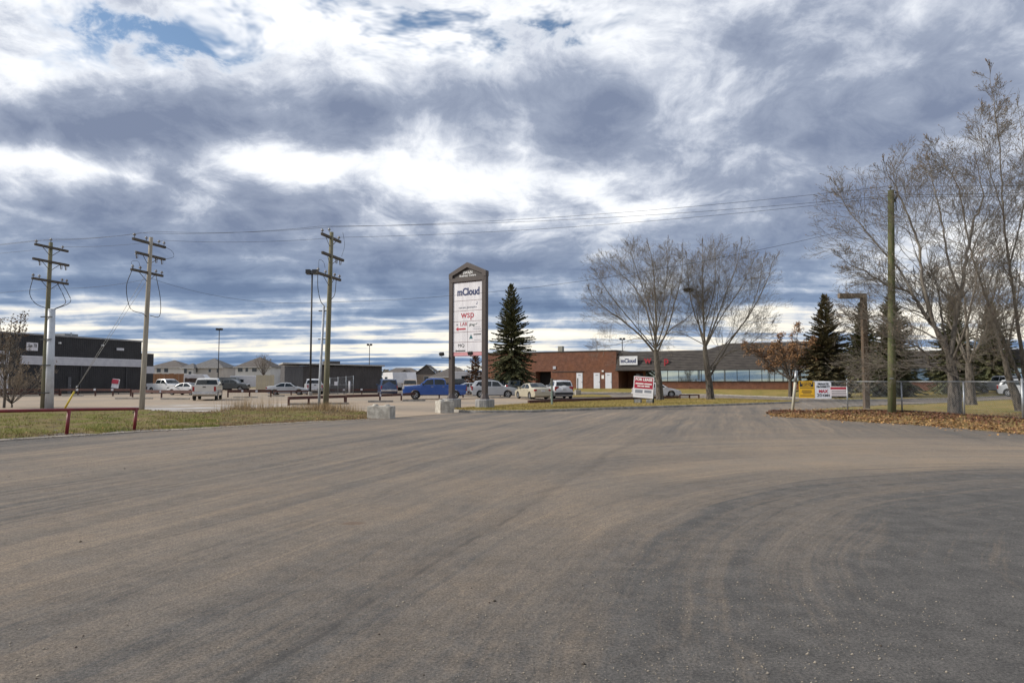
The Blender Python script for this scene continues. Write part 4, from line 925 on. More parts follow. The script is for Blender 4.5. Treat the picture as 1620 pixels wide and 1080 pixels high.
# small posts
def steel_post(label, p, h, m_, wd=.05, blockb=False):
    r_ = thing('steel_post', label, 'post', p, .2); MB().b2(-wd, wd, -wd, wd, -.1, h).build('post', m_, r_); MB().b2(-wd - .012, wd + .012, -wd - .012, wd + .012, h - .45, h + .003).build('sleeve', mat('post_sleeve', (.16, .15, .13), rough=.7), r_)
    if blockb: MB().b2(-.32, .32, -.28, .28, -.1, .62).build('base', CONC, r_, bevel=.03)
steel_post('pale green steel post on the grass island before the white suv', spot(873, 45.2, .12), 1.72, mat('post_green', (.25, .33, .29), (.2, .25, .22), 4, .6))
steel_post('dark post in a concrete base before the brick wall doors', spot(914, 80), 2.0, DARKM, .045, True)

# ------------------------------------------------------------------ chain-link fence with its signs
FD = (FB - FA); FLEN = FD.length; FRZ = math.atan2(FD.y, FD.x)
fn = thing('chain_link_fence', 'galvanised chain link fence along the leafy bank', 'fence', FA, FRZ)
fp = [.285, .54, .80, 1.02, 1.30, 1.6, 1.9]; TOPZ = 1.66
for t in fp: MB().tube([(t * FLEN, 0, ridge(t) - .25), (t * FLEN, 0, TOPZ + (.14 if t in (.285, 1.02) else .02))], .035 if t != 1.02 else .05, 8).build('post', STEEL, fn, True)
sg = [.05] + fp
for a, b in zip(sg, sg[1:]):
    MB().tube([(a * FLEN, -.02, TOPZ), (b * FLEN, -.02, TOPZ)], .022, 8).build('top_rail', STEEL, fn, True)
    mb = MB(); x0, x1 = a * FLEN, b * FLEN; zb = max(ridge(a), ridge(b)) - .05; hh = TOPZ - zb; st = .075; x = x0 - hh
    while x < x1:
        for sl in (1, -1):
            pa, pb = (x, zb), (x + hh, TOPZ)
            lo, hi = max(x0, x), min(x1, x + hh)
            if hi - lo > .02:
                za, zb2 = zb + (lo - x), zb + (hi - x)
                if sl < 0: za, zb2 = TOPZ + zb - za, TOPZ + zb - zb2
                mb.tube([(lo, .012 * sl, za), (hi, .012 * sl, zb2)], .0022, 3, cap=False)
        x += st
    mb.build('chain_link_mesh', STEEL, fn)
gp = thing('gate_post', 'pale yellow leaning steel gate post at the end of the fence', 'post', G(1253, 654.5)); gp.location.z = .02
MB().tube([(0, 0, -.1), (.30, .05, 2.2)], .075, 12, .072).build('post', mat('cream_paint', (.56, .53, .40), (.44, .43, .38), 3, .5), gp, True); MB().tube([(.22, .04, 1.6), (.30, .05, 2.2)], .078, 12).build('sleeve', STEEL, gp, True)
def hung(label, px0, px1, y0, y1, t, m_):
    """a flat board wired to the fence"""
    c = FA.lerp(FB, t); Yd = c.y; wd = (px1 - px0) * Yd / 1080 / math.cos(FRZ * .55); hg = (y1 - y0) * Yd / 1080; xc = point((px0 + px1) / 2, 602, Yd)
    # slide along the fence to the pixel column
    u = ((px0 + px1) / 2 - 810) / 1080; tt = (u * FA.y - FA.x) / ((FB.x - FA.x) - u * (FB.y - FA.y)); c = FA.lerp(FB, tt)
    zc = CAM_H + (602 - (y0 + y1) / 2) * c.y / 1080
    r_ = thing('fence_sign', label, 'sign', (c.x, c.y, zc), FRZ * .45, 'signs on the fence'); r_.location += Vector((-.04, -.10, 0)) * 1.6
    w_ = (px1 - px0) * c.y / 1080 * 1.04; MB().b2(-w_ / 2, w_ / 2, -.008, .008, -hg / 2, hg / 2).build('board', m_, r_)
    for s_ in (-1, 1): MB().tube([(s_ * w_ * .4, 0, hg / 2 - .03), (s_ * w_ * .4, .2, hg / 2 + .02)], .004, 4).build('tie_wire', STEEL, r_)
    return r_, w_, hg
YEL = mat('sign_yellow', (.72, .42, .015), (.66, .38, .02), 2, .5)
r_, w_, h_ = hung('yellow and black private road sign on the fence', 1264, 1286, 602.5, 629, .08, YEL)
MB().b2(-w_ * .45, w_ * .42, -.012, -.007, h_ * .16, h_ * .46).build('black_field', BLK, r_)
lettering('PRIVATE', .15, YEL, r_, 0, -.016, h_ * .38, width=w_ * .72, bold=.004); lettering('ROAD', .13, YEL, r_, 0, -.016, h_ * .24, width=w_ * .5, bold=.004)
for i, (wd, z) in enumerate(((.85, .08), (.6, -.06), (.64, -.14), (.5, -.23), (.86, -.36))): MB().b2(-w_ * wd / 2, w_ * wd / 2, -.012, -.007, h_ * z - .016, h_ * z + .016).build('text_line', BLK, r_)
r_, w_, h_ = hung('white private property sign with a twenty speed limit on the fence', 1289.5, 1312, 603, 630, .18, mat('sign_blue_white', (.66, .70, .78), (.6, .64, .72), 2, .5))
lettering('PRIVATE', .13, BLK, r_, 0, -.012, h_ * .34, width=w_ * .66, bold=.005); lettering('PROPERTY', .13, BLK, r_, 0, -.012, h_ * .18, width=w_ * .82, bold=.005); lettering('MAX', .20, REDP, r_, 0, -.012, -h_ * .08, width=w_ * .56, bold=.008); lettering('20', .22, BLK, r_, -w_ * .24, -.012, -h_ * .31, width=w_ * .30, bold=.001); lettering('KMH', .17, BLK, r_, w_ * .18, -.012, -h_ * .32, width=w_ * .42, bold=.003)
r_, w_, h_ = hung('small red lettered white sign on the fence, right of the speed sign', 1313, 1338, 611, 626, .24, mat('sign_pinkish', (.70, .66, .70), (.62, .58, .62), 2, .5))
MB().b2(-w_ * .46, w_ * .46, -.012, -.007, h_ * .20, h_ * .42).build('red_line', REDP, r_)
for z in (0.02, -.16, -.34): MB().b2(-w_ * .4, w_ * .42, -.012, -.007, h_ * z - .012, h_ * z + .012).build('text_line', BLK, r_)

# ------------------------------------------------------------------ brick office building with shingled mansard
def brick_material():
    m_ = bpy.data.materials.new('brown_brick'); m_.use_nodes = True; t = NT(m_.node_tree); b = t.n['Principled BSDF']
    p = t.new('ShaderNodeTexCoord').outputs['Object']; x, y, z = t.sep(p)
    bt = t.new('ShaderNodeTexBrick'); t.put(bt.inputs['Vector'], t.comb(t.m('ADD', x, y), z, 0.0))
    bt.inputs['Scale'].default_value = 1.0; bt.inputs['Brick Width'].default_value = .3; bt.inputs['Row Height'].default_value = .1; bt.inputs['Mortar Size'].default_value = .008
    bt.inputs['Color1'].default_value = (.165, .068, .044, 1); bt.inputs['Color2'].default_value = (.12, .046, .031, 1); bt.inputs['Mortar'].default_value = (.21, .16, .125, 1)
    c = t.mix(t.rng(t.noise(p, .35, 5, .6), .4, .7), bt.outputs[0], (.18, .083, .05))
    c = t.mix(1.0, c, t.ramp(t.noise(p, 1.7, 5, .65), [(.3, (.75, .75, .75)), (.7, (1.25, 1.22, 1.2))]), 'MULTIPLY')
    t.l.new(c, b.inputs['Base Color']); b.inputs['Roughness'].default_value = .9; b.inputs['Specular IOR Level'].default_value = .2
    return m_
BRICK = brick_material()
SHINGLE = mat('dark_shingles', (.058, .052, .050), (.092, .082, .075), 1.1, .95, 0, .5, (1, 1, 4))
DGLASS = glass_mat('dark_glass', (.012, .015, .017), .04); 
def reflect_mat():
    m_ = mat('mirror_glazing', (.50, .57, .56), (.44, .51, .50), .4, .03, .95); return m_
MGLASS = reflect_mat()
DARKIN = mat('dark_interior', (.012, .011, .011), (.02, .018, .016), 2, .9)
DOORW = mat('white_door_paint', (.66, .68, .74), (.60, .62, .68), 1.2, .5)
BZ = BO.z
OB = thing('office_building', 'long brown brick building with a dark shingled overhanging roof', 'building', BO, -R(30))
hB = 5.78
MB().b2(-23.6, -13.9, 0, 16, -.4, hB).b2(-13.9, -11.1, 0, 16, 2.72, hB).b2(-11.1, 0, 0, 16, -.4, hB).build('brick_wall', BRICK, OB)
MB().b2(-13.9, -11.1, 1.6, 1.7, -.4, 2.72).b2(-13.9, -11.1, .02, 1.6, -.1, .02).build('loading_bay', DARKIN, OB)
MB().b2(-23.68, .06, -.08, 16.05, hB - .02, hB + .14).build('parapet_cap', mat('dark_flashing', (.035, .03, .028), rough=.5), OB)
MB().b2(-10.9, -5.4, -.10, 0.01, 2.62, 2.74).build('ledge', mat('dark_flashing2', (.06, .04, .035), rough=.7), OB)
for i, s_ in enumerate((-6.1, -3.18, -1.25)):
    d = MB().b2(s_ - .48, s_ + .48, -.05, .01, .02, 2.42).build('door', DOORW, OB); MB().b2(s_ - .53, s_ + .53, -.03, .005, .0, 2.47).build('frame', mat('door_frame', (.5, .5, .55), rough=.6), d)
    MB().b2(s_ - .22, s_ + .22, -.055, -.05, 2.05, 2.16).build('nameplate', GREYP, d)
    MB().b2(s_ + .36, s_ + .44, -.10, -.05, 1.0, 1.12).build('handle', STEEL, d)
MB().b2(-2.4, -2.0, -.02, .005, 1.55, 2.1).build('notice', WHT, OB); MB().b2(-2.3, -2.0, -.14, .005, 2.6, 2.85).build('wall_lamp', WHT, OB); MB().b2(-10.7, -10.2, -.12, .005, 3.1, 3.55).build('wall_lamp', mat('lamp_box', (.45, .47, .52), rough=.5), OB)
MB().b2(-13.3, -12.5, 7, 7.8, hB, hB + 1.35).build('chimney', mat('chimney_metal', (.24, .23, .19), (.33, .32, .27), 3, .7), OB)
# recessed entrance
MB().b2(0, .35, .0, 4, -.4, 2.85).b2(3.9, 4.3, 1.0, 1.5, -.4, 2.85).b2(0.35, 16, 4.0, 4.3, -.4, 2.85).build('entrance_wall', BRICK, OB)
dd_ = MB().b2(1.4, 3.6, 3.93, 4.02, -.3, 2.4).build('door', mat('entrance_door_frame', (.10, .025, .03), rough=.5), OB); MB().b2(1.5, 2.45, 3.90, 3.94, 0, 2.3).b2(2.55, 3.5, 3.90, 3.94, 0, 2.3).build('pane', DGLASS, dd_)
MB().b2(4.3, 62, 1.0, 14, -.5, 1.12).build('brick_base', BRICK, OB)
MB().b2(4.3, 62, .93, 1.06, 1.09, 1.16).build('sill', mat('dark_sill', (.03, .028, .026), rough=.6), OB)
pitch = 1.66; n_w = 34
fr0 = MB().b2(-.035, .035, .96, 1.06, 1.16, 2.86).b2(.03, pitch - .03, .97, 1.05, 2.72, 2.86).mesh('window'); pn0 = MB().b2(.03, pitch - .03, 1.0, 1.03, 1.16, 2.72).mesh('pane')
fr0.materials.append(DARKM); pn0.materials.append(MGLASS)
for i in range(n_w):
    x = 4.35 + i * pitch; wn = obj('window', fr0, None, OB, loc=(x, 0, 0)); obj('pane', pn0, None, wn)
MB().b2(4.2, 62, 1.1, 14, 1.1, 2.9).build('interior', DARKIN, OB)
def mansard(x0, x1, z0, z1, y0, y1, name, hip=0.0, rows=12):
    mb = MB(); prof = []
    for k in range(rows):
        t0, t1 = k / rows, (k + 1) / rows
        prof += [(y0 + (y1 - y0) * t0 - .10, z0 + (z1 - z0) * t0), (y0 + (y1 - y0) * t1 + .0, z0 + (z1 - z0) * t1 - .001)]
    prof += [(y1 + .4, z1)]; k = len(prof)
    vs = []; 
    for (x, sg_) in ((x0, 1), (x1, -1)):
        for (y, z) in prof: vs.append((x + sg_ * hip * (z - z0) / (z1 - z0), y, z))
    mb.add(vs, [(i, i + 1, k + i + 1, k + i) for i in range(k - 1)])
    mb.add([(x0 + hip, y1 + .4, z1), (x1 - hip, y1 + .4, z1), (x1 - hip, 13, z1 - .2), (x0 + hip, 13, z1 - .2)], [(0, 1, 2, 3)])
    for x, hx in ((x0, x0 + hip), (x1, x1 - hip)): mb.add([(x, y0, z0), (hx, y1 + .4, z1), (hx, 13, z1 - .2), (x, 13, z0)], [(0, 1, 2, 3)])
    return mb.build(name, SHINGLE, OB)
mansard(.12, 30, 2.85, 5.66, -.55, .75, 'shingled_roof', 0, 12)
mansard(13.2, 30.2, 5.60, 6.55, .74, 1.25, 'upper_roof', 3.0, 4)
mansard(30.0, 62.5, 2.85, 4.95, -.552, .45, 'shingled_roof', 0, 9)
MB().b2(.0, 62.5, -.62, 1.0, 2.74, 2.85).build('soffit', mat('soffit_dark', (.045, .04, .038), rough=.8), OB)
MB().b2(33, 35.2, 5, 7, 4.9, 6.35).build('rooftop_unit', mat('unit_grey', (.24, .25, .26), (.2, .21, .22), 3, .6), OB)
sp_ = MB().b2(.75, 3.55, -.50, -.40, 3.62, 4.92).build('sign_panel', mat('wall_sign_white', (.70, .72, .76), (.64, .66, .7), 2, .5), OB); lettering('mCloud', .86, NAVY, sp_, 2.15, -.51, 4.2, width=2.35, bold=.03)
for i, ch in enumerate('wsp'): lettering(ch, 1.5, mat('red_letters', (.32, .02, .035), rough=.5), OB, 5.1 + i * 1.4, -.34, 4.28 - (.1 if ch == 'p' else 0), name='wall_letter', bold=.03, ext=.05)

# ------------------------------------------------------------------ black ribbed warehouse on the left
W0 = spot(222, 101); WDIR = Vector((-.32, -.947, 0))          # wall runs from the far right corner towards the camera side
WH = thing('warehouse', 'black ribbed metal warehouse with a white band along the wall', 'building', W0, math.atan2(-WDIR.y, -WDIR.x))
# local +x runs away from the camera, so the visible wall lies at x<0 and looks along -y
def ribbed(x0, x1, z0, z1, y, st=.30, dp=.035):
    V = []; x = x0; out = []
    while x < x1 - 1e-6:
        for f, d in ((0, 0), (.55, 0), (.65, dp), (.9, dp)): out.append((min(x1, x + st * f), y - d))
        x += st
    out.append((x1, y)); k = len(out)
    vs = [(a, b, z0) for a, b in out] + [(a, b, z1) for a, b in out]
    return MB().add(vs, [(i, i + 1, k + i + 1, k + i) for i in range(k - 1)])
BLKM = mat('black_cladding', (.021, .021, .024), (.030, .030, .033), .8, .5, .2); WBAND = mat('white_cladding', (.60, .60, .63), (.52, .52, .56), 1.5, .5)
hW = 7.45
def wx(px):                                                   # wall position of a photo column
    u = (px - 810) / 1080; d = -WDIR; return (u * W0.y - W0.x) / (d.x - u * d.y)
xL = wx(14)
ribbed(-34, 0, -.1, hW, 0).build('cladding', BLKM, WH); MB().b2(-34, 0, .01, 18, -.1, hW - .05).build('wall', BLKM, WH)
MB().b2(-34.2, .15, -.18, 18.2, hW - .04, hW + .16).build('roof_trim', mat('roof_trim_grey', (.20, .20, .21), (.26, .26, .27), 2, .5), WH)
zw = lambda px, y: CAM_H + (602 - y) * (W0.y - WDIR.y * -1 * wx(px)) / 1080
bz0, bz1 = 3.72, 4.80
MB().b2(wx(31), .1, -.30, -.04, bz0, bz1).build('white_band', WBAND, WH)
for k in range(1, 4): MB().b2(wx(31) - .01, .11, -.315, -.30, bz0 + k * .27 - .02, bz0 + k * .27).build('band_groove', mat('groove_grey', (.25, .25, .27), rough=.6), WH)
MB().b2(-34, xL, -.08, -.02, -.1, 5.3).build('white_wall', WBAND, WH)
for z in (3.0, 4.2): wf = MB().b2(xL - 1.5, xL - .4, -.12, -.07, z, z + .7).build('window', DARKM, WH)
MB().b2(1.4, 4.4, 3.0, 14, -.1, 5.9).b2(.01, 4.2, 2.0, 3.1, -.1, 5.85).build('annex_wall', BLKM, WH); MB().b2(.02, 4.3, 1.9, 2.02, 2.8, 3.9).build('white_band', WBAND, WH)
sgn = MB().b2(wx(40), wx(58), -.14, -.05, 5.45, 6.45).build('sign_panel', WHITEP, WH); lettering('Sun TR', .6, BLK, sgn, (wx(40) + wx(58)) / 2, -.15, 6.05, shear=.25, width=(wx(58) - wx(40)) * .78, bold=.015)
MB().b2(wx(183), wx(194), -.2, -.04, 6.0, 6.35).build('wall_vent', WBAND, WH)
for px_ in (92, 160): MB().b2(wx(px_) - .12, wx(px_) + .12, -.3, -.02, 6.5, 6.7).build('wall_lamp', WHT, WH)
MB().tube([(wx(145), 4, hW), (wx(145), 4, hW + .9)], .12, 8).build('roof_vent', STEEL, WH)
for px_ in (70, 128, 200): MB().b2(wx(px_) - .06, wx(px_) + .06, -.14, -.04, .0, bz0 - .02).build('downpipe', mat('downpipe_grey', (.06, .06, .065), rough=.5), WH)
wd_ = MB().b2(wx(108), wx(113), -.10, -.03, .0, 2.2).build('door', mat('warehouse_door', (.09, .09, .10), rough=.5), WH); MB().b2(wx(112) - .1, wx(112), -.14, -.10, 1.0, 1.1).build('handle', STEEL, wd_)
MB().b2(-9, -7, 4, 6, hW + .1, hW + .75).build('rooftop_unit', mat('unit_grey', (.24, .25, .26), (.2, .21, .22), 3, .6), WH)
p = spot(183, 86); ls = thing('leaning_sign', 'small red and white leaning board below the black warehouse wall', 'sign', p, R(-6))
MB().box((0, 0, 1.35), (.95, .05, 1.15), 0, R(-6), R(6)).build('board', WHITEP, ls); MB().box((-.03, -.05, 1.60), (.86, .05, .55), 0, R(-6), R(6)).build('red_field', mat('lease_red', (.40, .018, .05), rough=.5), ls)
for s_ in (-.35, .38): MB().b2(s_ - .04, s_ + .04, .05, .12, -.1, 1.2).build('leg', DARKM, ls)

# ------------------------------------------------------------------ grey shed and its chain-link cage
s0, s1 = spot(450, 92), spot(604, 97); L = (s1 - s0).length
SHD = thing('metal_shed', 'low dark grey ribbed metal shed with a pale roof edge', 'building', s0, math.atan2(s1.y - s0.y, s1.x - s0.x))
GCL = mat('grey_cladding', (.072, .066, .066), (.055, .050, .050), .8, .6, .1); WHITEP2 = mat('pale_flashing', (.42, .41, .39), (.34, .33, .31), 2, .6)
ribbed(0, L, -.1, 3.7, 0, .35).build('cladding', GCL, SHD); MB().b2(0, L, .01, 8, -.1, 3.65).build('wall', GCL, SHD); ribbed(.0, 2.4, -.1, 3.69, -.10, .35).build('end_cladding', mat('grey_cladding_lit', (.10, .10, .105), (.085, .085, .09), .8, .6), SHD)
MB().prism([(-.3, 3.95), (L + .3, 3.72), (L + .3, 3.90), (L * .4, 4.02), (-.3, 4.14)], -.55, 8.4).build('roof', WHITEP2, SHD); MB().b2(5.4, 7.6, 2, 4, 4.0, 4.45).build('roof_hatch', GCL, SHD)
p = spot(522, 86); cg = thing('chain_link_cage', 'small galvanised chain link cage against the grey shed', 'fence', p, R(4)); wC = 2.9
for x in (0, 1.0, 2.0, wC): MB().tube([(x, 0, -.1), (x, 0, 2.1 + .25 * x / wC)], .04, 7).build('post', STEEL, cg, True)
for z in (.15, 1.2, 2.0): MB().bar((0, 0, z), (wC, 0, z + (.25 if z > 1.5 else 0)), .04, .04).build('rail', STEEL, cg)
mb = MB()
for k in range(30): mb.bar((k * .1, .02, .1), (k * .1, .02, 2.0), .006, .006)
for k in range(18): mb.bar((0, .02, .15 + k * .11), (wC, .02, .15 + k * .11), .006, .006)
mb.build('wire_mesh', STEEL, cg); MB().b2(.55, .95, -.06, -.02, 1.1, 1.6).build('sign_plate', WHITEP, cg); MB().tube([(2.45, -.1, .1), (2.45, -.1, 1.65)], .11, 8).build('tank', WBAND, cg, True)

# ------------------------------------------------------------------ houses behind the lot
ROOFT = {'brown': mat('brown_roof', (.13, .112, .10), (.10, .088, .08), 2, .9), 'grey': mat('grey_roof', (.155, .148, .145), (.12, .115, .112), 2, .9)}
SIDING = {'white': mat('white_siding', (.62, .60, .58), (.55, .53, .52), .5, .7), 'beige': mat('beige_siding', (.48, .44, .40), (.43, .39, .36), .5, .7), 'tan': mat('tan_siding', (.30, .24, .19), (.25, .2, .16), .5, .7), 'grey': mat('grey_siding', (.28, .29, .31), (.24, .25, .27), .5, .7)}
HGL = glass_mat('house_glass', (.03, .035, .042), .1, .6)
def house(label, x0, x1, Y, eave, peak, sid, rf, wins, dep=11, hip=.5, base=0.0, gable=False):
    a, b = spot(x0, Y), spot(x1, Y); wd = b.x - a.x; r_ = thing('house', label, 'house', Vector((a.x, Y, 0)), 0, 'houses beyond the lot')
    MB().b2(0, wd, 0, dep, -.1, eave).build('wall', SIDING[sid], r_)
    o = .5
    if gable: MB().prism([(-o, eave - .12), (wd / 2, peak), (wd + o, eave - .12), (wd + o, eave + .06), (wd / 2, peak + .2), (-o, eave + .06)], -.4, dep).prism([(0, eave), (wd, eave), (wd / 2, peak)], .0, .2).build('roof', ROOFT[rf], r_)
    else:
        h_ = min(wd * .5, dep * .5) * hip * 2; rx0, rx1 = h_, wd - h_
        if rx1 < rx0 + .3: rx0 = rx1 = wd / 2; rx0 -= .15; rx1 += .15
        MB().add([(-o, -o, eave), (wd + o, -o, eave), (wd + o, dep + o, eave), (-o, dep + o, eave), (rx0, dep / 2, peak), (rx1, dep / 2, peak)], [(0, 1, 5, 4), (1, 2, 5), (2, 3, 4, 5), (3, 0, 4), (3, 2, 1, 0)]).build('roof', ROOFT[rf], r_)
        MB().b2(-o, wd + o, -o, -o + .06, eave - .2, eave).build('fascia', SIDING['white'], r_)
    for (fx, z, ww, hh) in wins:
        wn = MB().b2(fx * wd - ww / 2, fx * wd + ww / 2, -.06, .02, z, z + hh).build('window', SIDING['white'], r_); MB().b2(fx * wd - ww / 2 + .08, fx * wd + ww / 2 - .08, -.075, -.05, z + .08, z + hh - .08).build('pane', HGL, wn)
    return r_
house('white two storey house with a brown hip roof, nearest the black warehouse', 235, 288, 215, 5.9, 8.3, 'white', 'brown', [(.3, 4.3, 1.4, 1.3), (.52, 4.3, 1.4, 1.3), (.8, 2.2, 1.2, 1.2)])
house('wide beige two storey house with a grey hip roof behind the rear facing pickup', 300, 351, 200, 5.6, 8.4, 'beige', 'grey', [(.18, 4.1, 1.3, 1.3), (.62, 4.1, .9, 1.1), (.86, 4.0, .7, 1.3), (.5, 1.4, 1.6, .4)])
house('narrow white wing with tall windows beside the beige house', 288, 305, 198, 5.4, 6.8, 'white', 'grey', [(.3, 3.8, 1.0, 1.6), (.72, 1.2, .9, 3.2)], dep=6)
house('small cream bungalow between the two larger pale houses', 353, 373, 210, 3.4, 5.0, 'white', 'grey', [(.7, 1.3, 1.4, 1.7)], dep=8)
house('white two storey house with a brown hip roof and bare tree in front', 372, 427, 195, 5.6, 8.6, 'white', 'brown', [(.14, 4.2, 1.5, 1.2), (.33, 4.2, .9, 1.2), (.55, 4.2, 1.5, 1.2), (.09, 1.3, 1.4, 1.4), (.2, 1.4, .7, 1.2), (.3, 1.6, 1.5, .9)])
house('grey house with a brown roof close behind the grey shed left end', 425, 470, 205, 4.4, 6.6, 'grey', 'brown', [(.3, 2.6, 1.0, 1.2)], hip=.2)
house('small brown gabled house above the blue pickup', 657, 692, 190, 3.4, 6.0, 'tan', 'brown', [(.5, 1.6, 1.4, 1.3)], dep=10, gable=True)
house('wide bungalow with a broad brown hip roof behind the left pylon post', 682, 748, 175, 2.7, 5.6, 'tan', 'brown', [(.25, 1.0, 1.4, 1.2), (.6, 1.0, 1.6, 1.2)], dep=14)
house('long low brown roofed house right of the grey shed', 606, 662, 230, 4.0, 6.1, 'tan', 'brown', [(.3, 1.6, 1.4, 1.2), (.6, 1.6, 1.4, 1.2)], hip=.3)
house('pale gabled house peeking over the camper trailers', 628, 652, 180, 2.9, 4.4, 'beige', 'brown', [(.5, 1.2, 1.2, 1.2)], dep=8, gable=True)
# fences in front of the houses: boards one by one
def board_fence(label, x0, x1, Y, h, m_, bw=.45, wob=.03, seed=1):
    a, b = spot(x0, Y), spot(x1, Y); wd = b.x - a.x; n = int(wd / bw); g = random.Random(seed); r_ = thing('board_fence', label, 'fence', Vector((a.x, Y, 0)), 0, 'board fences')
    me = MB().b2(.01, bw - .01, -.02, .02, -.05, h).mesh('board'); me.materials.append(m_)
    for i in range(n): obj('board', me, None, r_, loc=(i * bw, g.uniform(-wob, wob), g.uniform(-.06, .04)))
    for z in (.4, h - .4): MB().b2(0, n * bw, .05, .10, z, z + .1).build('rail', m_, r_)
    return r_
board_fence('orange cedar board fence in front of the first white house', 240, 293, 125, 3.0, mat('cedar_boards', (.30, .155, .075), (.22, .11, .055), 1.2, .85))
board_fence('dark brown board fence left of the rear facing pickup', 292, 326, 120, 2.15, mat('dark_fence', (.05, .032, .026), (.065, .04, .03), 1.2, .85), seed=2)
board_fence('cream board fence beside the bare garden tree', 405, 437, 118, 2.7, mat('cream_boards', (.46, .41, .30), (.40, .36, .27), 1.2, .85), seed=3)
board_fence('grey corrugated fence at the black warehouse corner', 230, 246, 118, 1.4, mat('grey_fence', (.26, .28, .29), (.2, .22, .23), 1.2, .7), seed=4)
# far tree line on the horizon
g = random.Random(8); V = []; F = []
for i in range(9000):
    x = g.uniform(-560, 620); yy = g.uniform(470, 530); hmax = 8.5 + 3.0 * hash2(x * .02, 3) + 1.5 * hash2(x * .11, 1); c = Vector((x, yy, g.uniform(.1, 1) * hmax)); s_ = g.uniform(.6, 1.7); k = len(V)
    for q in range(3): V.append(tuple(c + Vector((g.gauss(0, s_), g.gauss(0, s_), g.gauss(0, s_)))))
    F.append((k, k + 1, k + 2))
o = obj('far_woods', np_mesh('far_woods', V, F), mat('far_trees', (.085, .085, .062), (.12, .105, .075), .02, .95)); o['kind'] = 'stuff'; o['label'] = 'far dull green band of trees along the horizon'

# ------------------------------------------------------------------ vehicles
TYRE = mat('tyre_rubber', (.018, .018, .019), (.026, .026, .027), 5, .85); RIM = mat('alloy_rim', (.45, .46, .48), (.35, .36, .38), 4, .35, .6); BLKPL = mat('black_plastic', (.022, .022, .024), (.03, .03, .03), 4, .6)
TAIL = mat('tail_lamp', (.30, .012, .015), (.24, .01, .012), 3, .2); HEADL = mat('head_lamp', (.55, .57, .6), (.45, .47, .5), 5, .12, .2); CHROME = mat('chrome', (.6, .6, .62), (.5, .5, .52), 3, .18, .9); PLATE = mat('licence_plate', (.6, .6, .6), (.5, .5, .52), 10, .5)
CGL = glass_mat('car_glass', (.010, .014, .016), .03, .5)
def paint(name, c): return mat('paint_' + name, c, tuple(x * .9 for x in c), .7, .28, 0.0, 0, coat=.6)
PAINTS = dict(white=paint('white', (.66, .67, .69)), silver=paint('silver', (.46, .48, .51)), blue=paint('blue', (.012, .075, .33)), darkblue=paint('darkblue', (.018, .05, .14)), beige=paint('beige', (.47, .43, .33)), grey=paint('grey', (.07, .078, .08)), black=paint('black', (.02, .022, .025)), tan=paint('tan', (.38, .29, .20)), warm=paint('warm_white', (.62, .60, .56)))
